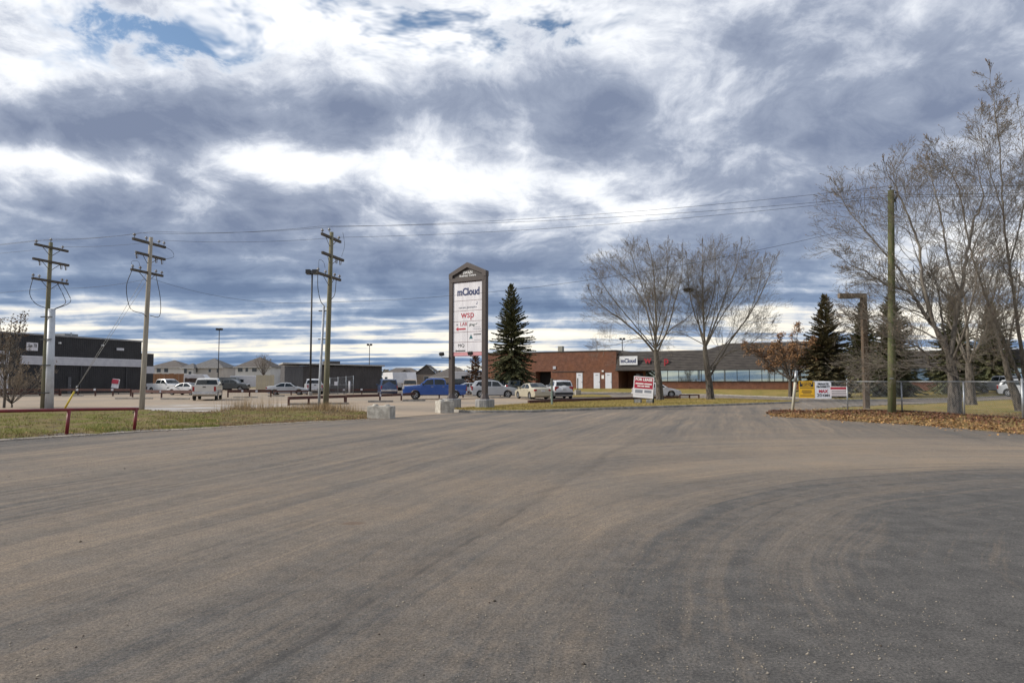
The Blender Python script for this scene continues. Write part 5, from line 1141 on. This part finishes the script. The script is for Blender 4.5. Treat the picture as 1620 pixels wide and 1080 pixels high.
SPEC = {
 'sedan': dict(L=4.8, W=1.82, Hh=1.47, wb=(1.40, -1.38), r=.33, belt=.95, low=.22, taper=.24,
    prof=[(2.33, .24), (2.40, .42), (2.38, .60), (2.24, .72), (1.75, .84), (1.12, .96), (.38, 1.40), (-.10, 1.47), (-.75, 1.44), (-1.62, 1.07), (-2.20, 1.03), (-2.36, .94), (-2.40, .62), (-2.34, .28)],
    ws=((1.05, 1.0), (.42, 1.375)), rw=((-1.55, 1.10), (-.82, 1.41)), side=[[(.86, .99), (.36, 1.345), (-.18, 1.40), (-.20, .99)], [(-.28, .99), (-.26, 1.40), (-.72, 1.37), (-1.28, 1.09), (-1.22, .99)]], doors=[(.95, -.24), (-.26, -1.12)], hl=(2.26, .62), tl=(-2.34, .86)),
 'suv': dict(L=4.65, W=1.86, Hh=1.74, wb=(1.36, -1.36), r=.37, belt=1.10, low=.28, taper=.22,
    prof=[(2.22, .32), (2.31, .55), (2.27, .82), (2.08, .98), (1.55, 1.06), (1.02, 1.13), (.42, 1.64), (-.05, 1.74), (-1.45, 1.72), (-1.88, 1.64), (-2.18, 1.14), (-2.30, .86), (-2.28, .50), (-2.20, .34)],
    ws=((.96, 1.18), (.46, 1.60)), rw=((-2.15, 1.19), (-1.92, 1.58)), side=[[(.76, 1.14), (.36, 1.58), (-.20, 1.64), (-.22, 1.14)], [(-.30, 1.14), (-.28, 1.64), (-1.02, 1.63), (-1.04, 1.14)], [(-1.12, 1.14), (-1.10, 1.62), (-1.60, 1.58), (-1.86, 1.20)]], doors=[(.90, -.26), (-.28, -1.08)], hl=(2.18, .86), tl=(-2.22, 1.06)),
 'bigsuv': dict(L=5.4, W=2.0, Hh=1.88, wb=(1.62, -1.55), r=.39, belt=1.16, low=.32, taper=.17,
    prof=[(2.60, .40), (2.68, .62), (2.66, 1.0), (2.52, 1.10), (1.45, 1.16), (1.32, 1.18), (.72, 1.76), (.3, 1.88), (-2.2, 1.87), (-2.5, 1.80), (-2.62, 1.18), (-2.66, .9), (-2.68, .55), (-2.6, .40)],
    ws=((1.27, 1.22), (.76, 1.72)), rw=((-2.60, 1.22), (-2.52, 1.74)), side=[[(1.06, 1.2), (.66, 1.70), (.02, 1.76), (0, 1.2)], [(-.1, 1.2), (-.08, 1.76), (-.98, 1.76), (-1.0, 1.2)], [(-1.1, 1.2), (-1.08, 1.76), (-2.2, 1.74), (-2.3, 1.2)]], doors=[(1.2, -.04), (-.06, -1.04)], hl=(2.60, .96), tl=(-2.60, 1.02)),
 'pickup': dict(L=5.85, W=2.02, Hh=1.93, wb=(1.78, -1.82), r=.40, belt=1.30, low=.42, taper=.20,
    prof=[(2.82, .48), (2.92, .66), (2.90, 1.06), (2.74, 1.20), (1.55, 1.29), (1.38, 1.31), (.76, 1.84), (.32, 1.93), (-.72, 1.90), (-.92, 1.80), (-1.02, 1.30), (-1.03, .94), (-2.84, .94), (-2.88, .60), (-2.80, .48)],
    ws=((1.32, 1.36), (.81, 1.80)), rw=((-1.015, 1.36), (-.94, 1.76)), side=[[(1.10, 1.33), (.70, 1.78), (.14, 1.83), (.12, 1.33)], [(.04, 1.33), (.06, 1.83), (-.62, 1.82), (-.86, 1.74), (-.92, 1.33)]], doors=[(1.22, .08), (.06, -.94)], hl=(2.84, 1.04), tl=(-2.86, 1.10)),
}
def vehicle(kind, label, cat, pos, heading, pt, group='parked vehicles', rimm=None, chrome=False, boxes=True):
    """heading: compass angle of the nose, 0 = straight away from the camera, 90 = to the right"""
    S = SPEC[kind]; Wd = S['W'] / 2; belt, Hh, low, L2 = S['belt'], S['Hh'], S['low'], S['L'] / 2
    nm = {'sedan': 'parked_car', 'suv': 'parked_suv', 'bigsuv': 'parked_suv', 'pickup': 'pickup_truck'}[kind]
    r_ = thing(nm, label, cat, pos, R(90 - heading), group); m_ = PAINTS[pt]
    def fy(x, z):
        f = 1 - .05 * max(0, (.62 - z) / .62) ** 2 if z < belt else 1 - S['taper'] * (z - belt) / (Hh - belt)
        g_ = 1 - .11 * max(0, (abs(x) - .66 * L2) / (.34 * L2)) ** 2
        return Wd * f * g_
    poly = list(S['prof']); ar = S['r'] + .065
    under = []
    for xc in (S['wb'][1], S['wb'][0]):
        a0 = math.asin((S['r'] - low) / ar) if low < S['r'] else -math.asin((low - S['r']) / ar)
        n = 9
        for k in range(n + 1):
            a = math.pi + a0 - (math.pi + 2 * a0) * k / n; under.append((xc + ar * math.cos(a), S['r'] + ar * math.sin(a)))
    poly += [(poly[-1][0] + .05, low)] + under + [(poly[0][0] - .05, low)]
    bm = bmesh.new(); va = [bm.verts.new((x, -Wd, z)) for x, z in poly]; vb = [bm.verts.new((x, Wd, z)) for x, z in poly]; n = len(poly)
    ca, cb = bm.faces.new(va), bm.faces.new(vb[::-1])
    for i in range(n): bm.faces.new((va[i], vb[i], vb[(i + 1) % n], va[(i + 1) % n]))
    bmesh.ops.recalc_face_normals(bm, faces=bm.faces)
    np_ = len(S['prof']); top = []
    for vs in (va, vb):
        for i in range(np_ - 1):
            e = bm.edges.get((vs[i], vs[i + 1]))
            if e: top.append(e)
    bmesh.ops.bevel(bm, geom=top, offset=.055, segments=2, affect='EDGES', profile=.6)
    for z in (low + .12, .62, belt * .78, belt, (belt + Hh) / 2):
        bmesh.ops.bisect_plane(bm, geom=bm.verts[:] + bm.edges[:] + bm.faces[:], plane_co=(0, 0, z), plane_no=(0, 0, 1))
    for x in (-.92 * L2, -.8 * L2, -.66 * L2, 0, .66 * L2, .8 * L2, .92 * L2):
        bmesh.ops.bisect_plane(bm, geom=bm.verts[:] + bm.edges[:] + bm.faces[:], plane_co=(x, 0, 0), plane_no=(1, 0, 0))
    bmesh.ops.bisect_plane(bm, geom=bm.verts[:] + bm.edges[:] + bm.faces[:], plane_co=(0, 0, 0), plane_no=(0, 1, 0))
    for v in bm.verts:
        x, y, z = v.co; v.co.y = y * fy(x, z) / Wd
        if z > belt * .6 and abs(y) < .05 and abs(x) < L2 * .98: v.co.z += .025 if z > low + .3 else 0
        if abs(x) > L2 * .9: v.co.x += (1 if x > 0 else -1) * .05 * (1 - (abs(y) / Wd) ** 2)
    bmesh.ops.triangulate(bm, faces=[f for f in bm.faces if len(f.verts) > 4])
    me = bpy.data.meshes.new('body'); bm.to_mesh(me); bm.free(); body = obj('body', me, m_, r_, smooth=R(38))
    # dark underside so that light does not pass between the wheels
    MB().b2(-L2 * .9, L2 * .9, -Wd * .72, Wd * .72, low - .06, low + .16).build('chassis', BLKPL, r_)
    # glass
    def side_panel(poly_, off, name, mm_, par):
        obs = []
        for s_ in (-1, 1):
            vs = [(x, s_ * (fy(x, z) + off), z) for x, z in poly_]; vi = [(x, s_ * (fy(x, z) - .03), z) for x, z in poly_]; k = len(vs)
            obs.append(MB().add(vs + vi, [tuple(range(k))] + [(i, (i + 1) % k, (i + 1) % k + k, i + k) for i in range(k)]).build(name, mm_, par))
        return obs
    for q in S['side']: side_panel(q, .006, 'side_window', CGL, r_)
    for (x0, x1) in S['doors']:
        zb, zt_ = low + .14, belt - .02; rad = S['r'] + .10
        def clear(x):                                              # keep the rear door edge off the wheel arch
            return x
        pl_ = [(x0, zt_), (x0, zb), (max(x1, S['wb'][1] + rad), zb), (max(x1, S['wb'][1] + rad * .72), S['r'] + rad * .75), (x1, S['r'] + rad + .02), (x1, zt_)] if x1 < S['wb'][1] + rad else [(x0, zt_), (x0, zb), (x1, zb), (x1, zt_)]
        for o_, s_ in zip(side_panel(pl_, .004, 'door', m_, r_), (-1, 1)):
            xh = x1 + .16; MB().box((xh, s_ * (fy(xh, zt_ - .12) + .02), zt_ - .12), (.18, .03, .035)).build('handle', CHROME if chrome else m_, o_)
    def across(pair, name, mm_):
        (xa, za), (xb, zb) = pair; d = Vector((xb - xa, 0, zb - za)); nrm = Vector((-d.z, 0, d.x)).normalized()
        if nrm.z < 0: nrm = -nrm
        if abs(nrm.z) < .3: nrm = Vector((-abs(nrm.x) if xa < 0 else abs(nrm.x), 0, nrm.z))
        vs = []
        for (x, z, off) in ((xa, za, .03), (xb, zb, .03), (xb, zb, -.05), (xa, za, -.05)):
            for s_ in (-1, 0, 1):
                y = s_ * (fy(x, z) - .10); v = Vector((x, y, z)) + nrm * (off + (.02 if s_ == 0 else -.008)); vs.append(tuple(v))
        return MB().add(vs, [(0, 1, 4, 3), (1, 2, 5, 4), (0, 3, 6, 9), (2, 11, 8, 5), (3, 4, 7, 6), (4, 5, 8, 7), (0, 9, 10, 1), (1, 10, 11, 2)]).build(name, mm_, r_)
    across(S['ws'], 'windshield', CGL); across(S['rw'], 'rear_window', CGL)
    # wheels
    rr_ = S['r']
    for xc in S['wb']:
        for s_ in (-1, 1):
            y = s_ * (Wd - .13)
            wv = MB(); prof = [(rr_ * .62, -.11), (rr_ * .93, -.11), (rr_, -.07), (rr_, .07), (rr_ * .93, .11), (rr_ * .62, .11)]; k = 20
            vs = [(xc + r * math.cos(a), y + t, rr_ + r * math.sin(a)) for (r, t) in prof for a in [j * 2 * math.pi / k for j in range(k)]]
            wv.add(vs, [(i * k + j, i * k + (j + 1) % k, (i + 1) * k + (j + 1) % k, (i + 1) * k + j) for i in range(5) for j in range(k)])
            wo_ = wv.build('wheel', TYRE, r_, smooth=R(40)); rm = MB(); yo = y + s_ * .085
            for j in range(5):
                a = j * 2 * math.pi / 5; rm.bar((xc, yo, rr_), (xc + rr_ * .6 * math.cos(a), yo, rr_ + rr_ * .6 * math.sin(a)), .03, rr_ * .2)
            rm.tube([(xc, yo - s_ * .05, rr_), (xc, yo + s_ * .02, rr_)], rr_ * .16, 10)
            ring = [(xc + r * math.cos(a), yo + t, rr_ + r * math.sin(a)) for (r, t) in ((rr_ * .66, .02 * s_), (rr_ * .56, .02 * s_), (rr_ * .54, -.08 * s_), (rr_ * .66, -.08 * s_)) for a in [j * 2 * math.pi / k for j in range(k)]]
            rm.add(ring, [(i * k + j, i * k + (j + 1) % k, ((i + 1) % 4) * k + (j + 1) % k, ((i + 1) % 4) * k + j) for i in range(4) for j in range(k)])
            rm.build('rim', rimm or RIM, wo_); MB().tube([(xc, y - .06, rr_), (xc, y + .06, rr_)], rr_ * .6, 14).build('brake_disc', DARKM, wo_)
    # lamps, bumpers, plate, mirrors
    xh, zh = S['hl']; xt, zt2 = S['tl']
    for s_ in (-1, 1):
        MB().box((xh - .02, s_ * (fy(xh, zh) - .20), zh), (.20, .40, .15 if kind != 'pickup' else .20), s_ * -.25).build('headlight', HEADL, r_, bevel=.02)
        th = .40 if kind in ('pickup', 'bigsuv', 'suv') else .17; tw = .16 if kind in ('pickup', 'bigsuv') else .36
        MB().box((xt + .02, s_ * (fy(xt, zt2) - tw * .45), zt2 - (.10 if th > .2 else .02)), (.16, tw, th), s_ * .15).build('taillight', TAIL, r_, bevel=.02)
        xm, zm = S['ws'][0][0] - .25, belt + .06
        MB().box((xm, s_ * (fy(xm, zm) + .12), zm + .03), (.12, .22, .17)).build('mirror', BLKPL if kind == 'pickup' else m_, r_, bevel=.02)
    bmx = CHROME if chrome else (BLKPL if kind in ('suv',) else m_)
    xf = max(p[0] for p in S['prof']); xr = min(p[0] for p in S['prof'])
    zb_ = .44 if kind == 'sedan' else .52 if kind == 'suv' else .62
    MB().b2(xf - .16, xf + .07, -Wd * .86, Wd * .86, zb_ - .13, zb_ + .10).build('front_bumper', bmx, r_, bevel=.04); MB().b2(xr - .09, xr + .14, -Wd * .90, Wd * .90, zb_ - .12, zb_ + .10).build('rear_bumper', CHROME if kind in ('pickup', 'bigsuv') else bmx, r_, bevel=.04)
    MB().b2(xf - .05, xf + .055, -Wd * .5, Wd * .5, zb_ + .14, zh + .05).build('grille', BLKPL, r_, bevel=.02)
    pz = zb_ if kind in ('pickup', 'bigsuv') else (.74 if kind == 'sedan' else .9)
    MB().b2(xr - .115, xr - .02, -.16, .16, pz - .05, pz + .11).build('licence_plate', PLATE, r_)
    if kind == 'pickup':
        for s_ in (-1, 1): MB().b2(-2.86, -1.03, s_ * Wd - (.09 if s_ > 0 else -.012), s_ * Wd - (-.012 if s_ < 0 else .0) + (.09 if s_ < 0 else .006), .90, 1.33).build('bed_side', m_, r_, bevel=.02)
        tg = MB().b2(-2.905, -2.83, -Wd * .86, Wd * .86, .76, 1.31).build('tailgate', m_, r_, bevel=.02); MB().b2(-2.925, -2.90, -.12, .12, 1.12, 1.2).build('handle', BLKPL, tg)
        MB().b2(-2.83, -1.05, -Wd * .9, Wd * .9, .945, .96).build('bed_floor', BLKPL, r_)
    if kind in ('suv', 'bigsuv'):
        for s_ in (-1, 1): MB().bar((.1, s_ * Wd * .62, Hh + .035), (-1.5, s_ * Wd * .62, Hh + .03), .04, .04).build('roof_rail', BLKPL, r_)
    return r_
V_ = vehicle
V_('pickup', 'white pickup seen from behind, parked alone on the lot before the beige house', 'pickup truck', spot(329.5, 61.2), -18, 'warm', chrome=True)
V_('pickup', 'white pickup by the cedar fence, nose turned right', 'pickup truck', spot(264, 92), 118, 'white')
V_('sedan', 'white sedan half hidden by the rear facing white pickup', 'car', spot(296, 82), -72, 'white')
V_('sedan', 'silvery white sedan facing right before the grey shed left end', 'car', spot(456, 82.5), 82, 'silver')
V_('pickup', 'white pickup seen from behind next to the tall twin headed lamp post', 'pickup truck', spot(496, 87), -20, 'white')
V_('bigsuv', 'blue square backed suv seen from behind at the grey shed', 'suv', spot(613, 79), -15, 'darkblue', chrome=True)
V_('pickup', 'bright blue crew cab pickup parked sideways, facing left', 'pickup truck', spot(688.5, 63.5), -95, 'blue', chrome=True)
V_('bigsuv', 'tan and white van facing the camera behind the blue pickup hood', 'van', spot(649, 98), 172, 'tan')
V_('sedan', 'silver sedan behind the blue pickup tail, mostly hidden', 'car', spot(746, 78), 84, 'silver')
V_('suv', 'silver white wagon facing right behind the right pylon post', 'suv', spot(781, 69), 84, 'silver')
V_('suv', 'dark grey suv with a red tail lamp under the tall spruce', 'suv', spot(817, 85), 48, 'grey')
V_('bigsuv', 'black suv tucked behind the dark grey suv and the tall spruce', 'suv', spot(787, 95), 60, 'black')
V_('pickup', 'black pickup far back behind the left pylon post', 'pickup truck', spot(724, 100), 80, 'black')
V_('sedan', 'beige sedan seen from its rear left corner beside the white suv', 'car', spot(842, 64.5), -22, 'beige')
V_('suv', 'white suv seen from behind, right of the beige sedan', 'suv', spot(884.5, 66.0), -8, 'white')
V_('sedan', 'white sedan facing right, half hidden by the lease board and poplar', 'car', spot(1038, 71.5), 92, 'white')
V_('pickup', 'silver pickup facing the camera on the inner lane at the far right', 'pickup truck', spot(1592, 73), 172, 'silver')
V_('suv', 'silver suv cut by the right edge of the picture', 'suv', spot(1624, 68), 140, 'silver')
V_('pickup', 'dark pickup in the yard between the pale houses and the lot', 'pickup truck', spot(365, 112), 85, 'grey')
# trailers
TRW = mat('trailer_white', (.60, .60, .61), (.52, .52, .54), .8, .5)
def trailer(name, label, px, Y, L, wd, h, rz, m_, nose=.6):
    r_ = thing(name, label, 'trailer', spot(px, Y), rz, 'parked trailers'); z0 = .55
    MB().prism([(-L / 2, z0), (L / 2 - nose * .3, z0), (L / 2, z0 + .7), (L / 2 - nose, h), (-L / 2 + .1, h), (-L / 2, h - .15)], -wd / 2, wd / 2).build('body', m_, r_, bevel=.06)
    for x in (-.2, -1.0):
        for s_ in (-1, 1): MB().tube([(x, s_ * wd * .38, .35), (x, s_ * wd * .5, .35)], .35, 14).build('wheel', TYRE, r_)
    MB().bar((L / 2 - .2, 0, .5), (L / 2 + 1.2, 0, .45), .1, .1).build('hitch', DARKM, r_); MB().tube([(L / 2 + .9, 0, .0), (L / 2 + .9, 0, .5)], .04, 6).build('jack_stand', DARKM, r_)
    for s_ in (-1, 1): wn = MB().b2(-L * .3, -L * .05, s_ * wd / 2 - .02, s_ * wd / 2 + .02, h * .55, h * .75).build('window', DARKM, r_); MB().b2(-L * .29, -L * .06, s_ * wd / 2 - .03, s_ * wd / 2 + .03, h * .57, h * .73).build('pane', CGL, wn)
    return r_
trailer('camper_trailer', 'white camper trailer behind the blue suv', 625, 112, 5.2, 2.4, 2.95, R(-60), TRW)
trailer('camper_trailer', 'rounded white camper farther behind the tan van', 645, 128, 5.5, 2.4, 3.1, R(-70), TRW, 1.2)
trailer('camper_trailer', 'white motor camper with dark windows between the pylon posts', 745, 112, 5.6, 2.4, 2.75, R(10), TRW)
trailer('camper_trailer', 'white camper before the white house with the bare tree', 391, 125, 5.4, 2.4, 2.6, R(5), TRW, 1.0)
trailer('cargo_trailer', 'grey cargo trailer just right of the rear facing white pickup', 364, 122, 3.6, 2.2, 2.3, R(8), mat('trailer_grey', (.14, .16, .17), (.11, .12, .13), .8, .5))
trailer('cargo_trailer', 'low white boat shaped trailer against the wide beige house', 316, 130, 5.0, 2.2, 2.9, R(3), TRW, 1.6)

# ------------------------------------------------------------------ loose stuff: grass blades, fallen leaves, grit
def on_grid(Gd, g, bias=None):
    rws, n = Gd.shape[:2]; a, b = g.random() * (rws - 1.001), g.random() * (n - 1.001); i, j = int(a), int(b); fa, fb = a - i, b - j
    return (Gd[i, j] * (1 - fa) + Gd[i + 1, j] * fa) * (1 - fb) + (Gd[i, j + 1] * (1 - fa) + Gd[i + 1, j + 1] * fa) * fb, a / (rws - 1), b / (n - 1)
def blades(name, label, spots, hmin, hmax, wd, m_, seed, lean=.5):
    g = random.Random(seed); V = []; F = []
    for p in spots:
        h = g.uniform(hmin, hmax); a = g.random() * 6.28; l = g.gauss(0, lean) * h; k = len(V); cx, sy = math.cos(a) * wd * .5, math.sin(a) * wd * .5
        V += [(p[0] - cx, p[1] - sy, p[2] - .01), (p[0] + cx, p[1] + sy, p[2] - .01), (p[0] + sy * 2 / wd * l, p[1] - cx * 2 / wd * l, p[2] + h)]; F.append((k, k + 1, k + 2))
    o = obj(name, np_mesh(name, V, F), m_); o['kind'] = 'stuff'; o['label'] = label; return o
g = random.Random(31)
green, dry, rust = [], [], []
for i in range(60000):
    p, a, b = on_grid(VG, g)
    if p[0] < -24: continue
    px = 810 + 1080 * p[0] / p[1]; nz = hash2(p[0] * 1.3, p[1] * 1.3)
    isgreen = (.07 < a < .62 and px < 350 and nz > -.05 + .7 * max(0, a - .35)) 
    if a < .06: continue
    if isgreen: green.append(p)
    elif px > 250 and g.random() < .5 or (a < .25 and g.random() < .5): (dry if g.random() < .6 else rust).append(p)
    elif g.random() < .22: (dry if g.random() < .7 else rust).append(p)
blades('green_grass', 'short green grass on the verge round the red pipe rail', green, .03, .10, .022, mat('green_blades', (.14, .19, .028), (.25, .24, .045), .7, .85, island=((.34, .28, .08), .45)), 1)
blades('dry_grass', 'straw coloured dry grass on the verge', dry, .02, .10, .015, mat('dry_blades', (.33, .245, .125), (.25, .175, .085), .7, .9, island=((.42, .33, .20), .5)), 2, .7)
blades('rusty_weeds', 'rust brown weeds on the verge edge', rust, .02, .11, .018, mat('rusty_blades', (.19, .10, .05), (.25, .15, .075), .7, .9, island=((.12, .06, .035), .5)), 3, .7)
tall = []
for (cx, cy, n, sp_) in ((pC.x + .1, pC.y - .8, 900, .8), (pC.x - .9, pC.y - 1.6, 500, .9), (pC.x + 1.2, pC.y - 2.0, 600, 1.0), (pC.x - 4.2, pC.y - 1.2, 700, .9), (pC.x - 2.5, pC.y - 2.4, 300, 1.0)):
    for i in range(n): x, y = g.gauss(cx, sp_ * .6), g.gauss(cy, sp_ * .5); tall.append((x, y, .06))
blades('tall_dry_grass', 'tall straw tufts at the foot of the middle utility pole', tall, .15, .62, .016, mat('straw_blades', (.36, .255, .13), (.27, .175, .085), .7, .9, island=((.46, .35, .2), .5)), 4, .35)
thin = []
for i in range(40):
    x, y = g.gauss(pC.x - 4.4, .9), g.gauss(pC.y + .2, .4)
    for k in range(6): thin.append((x + g.gauss(0, .08), y + g.gauss(0, .08), .05))
blades('weed_stalks', 'thin tall dead weed stalks on the verge before the lot', thin, .5, 1.25, .012, MATS['straw_blades'], 5, .22)
isl = [on_grid(IG, g)[0] for i in range(26000)]
blades('island_grass', 'short yellowing grass on the sign island', isl, .03, .09, .03, mat('lawn_blades', (.27, .22, .05), (.36, .27, .09), .5, .9, island=((.34, .25, .10), .5)), 6)
# fallen leaves
def leaves(name, label, pts, size, m_, seed):
    g_ = random.Random(seed); V = []; F = []
    for p in pts:
        c = Vector(p) + Vector((0, 0, g_.uniform(.005, .05))); a = Vector((g_.gauss(0, 1), g_.gauss(0, 1), g_.gauss(0, .45))).normalized(); b = a.cross(Vector((g_.gauss(0, .3), g_.gauss(0, .3), 1))).normalized(); s_ = size * g_.uniform(.6, 1.4); k = len(V)
        V += [tuple(c - a * s_), tuple(c + b * s_ * .7 + Vector((0, 0, s_ * .3))), tuple(c + a * s_), tuple(c - b * s_ * .7 + Vector((0, 0, s_ * .2)))]; F += [(k, k + 1, k + 2), (k, k + 2, k + 3)]
    o = obj(name, np_mesh(name, V, F), m_); o['kind'] = 'stuff'; o['label'] = label
pale, dark = [], []
for i in range(42000):
    p, a, b = on_grid(BG, g)
    if p[0] > 24 or hash2(p[0] * 2.3, p[1] * 2.3) + g.uniform(-.5, .5) < -.25: continue
    (dark if g.random() < (.15 if a < .62 else .85) else pale).append(p)
for i in range(5000):
    t = g.uniform(-.14, 1.5); q = fpt(t); q += Vector((FD.y, -FD.x, 0)).normalized() * -g.uniform(-.1, .5); dark.append((q.x, q.y, ridge(t) if t < 1 else .14))
for i in range(1600):                                    # leaves blown out over the road edge
    p, a, b = on_grid(BG, g)
    if a < .25 and p[0] < 22: pale.append((p[0] - abs(g.gauss(0, .7)), p[1] - abs(g.gauss(0, .9)), .006))
LEAFM = mat('tan_fallen_leaves', (.44, .24, .075), (.33, .16, .05), .9, .8, island=((.46, .32, .16), .55))
leaves('fallen_leaves', 'tan and orange fallen leaves on the slope before the fence', pale, .040, LEAFM, 1)
leaves('leaf_drift', 'dark red brown drift of leaves along the fence foot', dark, .05, mat('dark_fallen_leaves', (.11, .035, .02), (.17, .06, .03), .9, .8, island=((.20, .10, .05), .4)), 2)
bl = []
for i in range(30000):
    p, a, b = on_grid(BG, g)
    if p[0] < 24: bl.append(p)
blades('bank_grass', 'dry grass poking through the leaves on the bank', bl, .03, .12, .014, MATS['dry_blades'], 8)
sc = []
for i in range(700):
    p, a, b = on_grid(VG, g)
    if a < .5: sc.append(p)
leaves('scattered_leaves', 'pale scattered leaves on the left verge', sc, .035, LEAFM, 4)
# dirt clods along the back of the verge, grit on the road
def grit(name, label, pts, smin, smax, m_, seed):
    g_ = random.Random(seed); V = []; F = []
    for p in pts:
        s_ = g_.uniform(smin, smax) * (1 if g_.random() > .06 else 1.8); k = len(V); c = Vector(p)
        V += [tuple(c + Vector((g_.uniform(.6, 1.2) * s_ * x, g_.uniform(.6, 1.2) * s_ * y, g_.uniform(.5, .9) * s_ * z))) for (x, y, z) in ((1, 0, 0), (0, 1, 0), (-1, 0, 0), (0, -1, 0), (0, 0, 1), (0, 0, -.6))]
        F += [(k, k + 1, k + 4), (k + 1, k + 2, k + 4), (k + 2, k + 3, k + 4), (k + 3, k, k + 4), (k + 1, k, k + 5), (k + 2, k + 1, k + 5), (k + 3, k + 2, k + 5), (k, k + 3, k + 5)]
    o = obj(name, np_mesh(name, V, F), m_); o['kind'] = 'stuff'; o['label'] = label
cl = []
for i in range(1500):
    p, a, b = on_grid(VG, g); px = 810 + 1080 * p[0] / p[1]
    if a > .62 and 180 < px < 560: cl.append(p)
grit('dirt_clods', 'dark dirt clods heaped along the back of the verge', cl, .02, .07, mat('dark_soil', (.055, .043, .034), (.09, .07, .055), 3, .95), 1)
pb = []
for i in range(5200):
    y = 3.4 + 14 * g.random() ** 1.7; x = g.uniform(-.72, .78) * y
    if hash2(x * .9, y * .9) + g.uniform(-.6, .6) > .15: pb.append((x, y, .006))
for i in range(900): y = g.gauss(5.0, 1.2); x = g.gauss(.9 + (5 - y) * .1, 1.0); pb.append((x, max(3.2, y), .006))
grit('road_grit', 'pale gravel grit scattered over the asphalt', pb, .003, .0085, mat('pale_grit', (.36, .31, .24), (.26, .23, .19), 9, .9), 2)
db = []
for i in range(420): t = g.random(); y = 11.5 + 9 * t + g.gauss(0, 1.1); x = -8.5 + 6 * t + g.gauss(0, 1.1); db.append((x, y, .006))
ed = []
for q in resample(L_FRONT, 700) + resample(B_FRONT, 600):
    for k_ in range(4): ed.append((q.x + g.gauss(0, .25), q.y - abs(g.gauss(0, .35)) + .1, .008))
grit('edge_gravel', 'loose gravel spilled along the road edges', ed, .006, .022, mat('edge_stones', (.24, .20, .16), (.14, .12, .10), 9, .9), 7)
for i in range(90): y = 3.5 + 20 * g.random() ** 1.5; db.append((g.uniform(-.7, .7) * y, y, .006))
grit('mud_crumbs', 'dark mud crumbs dropped on the left side of the road', db, .005, .012, mat('mud', (.06, .048, .038), (.09, .07, .055), 6, .95), 3)
# pale dust strip between verge and asphalt
ds = [a.lerp(b, .015) for a, b in zip(resample(L_FRONT, 60), resample(L_BACK, 60))]
stp, _ = strip('dust_shoulder', [[p - Vector((0, .35, 0)) + Vector((0, 0, .008)) for p in ds], [p + Vector((0, .30, .012)) for p in ds]], 140, mat('pale_dust', (.36, .31, .255), (.22, .195, .165), 1.4, .95, 0, .4, lo=.4, hi=.6), 2, 0)

fl = []
for i in range(5200):
    t = g.uniform(-.1, 2.2); k_ = g.random() ** 1.8; q = fpt(t) + Vector((-FD.y, FD.x, 0)).normalized() * (.3 + 16 * k_); z = .05 + .12 * (1 - min(1, k_ * 1.6)); fl.append((q.x, q.y, H(q.x, q.y) + z))
leaves('lawn_leaves', 'tan leaves scattered over the fenced lawn', fl, .05, LEAFM, 9)
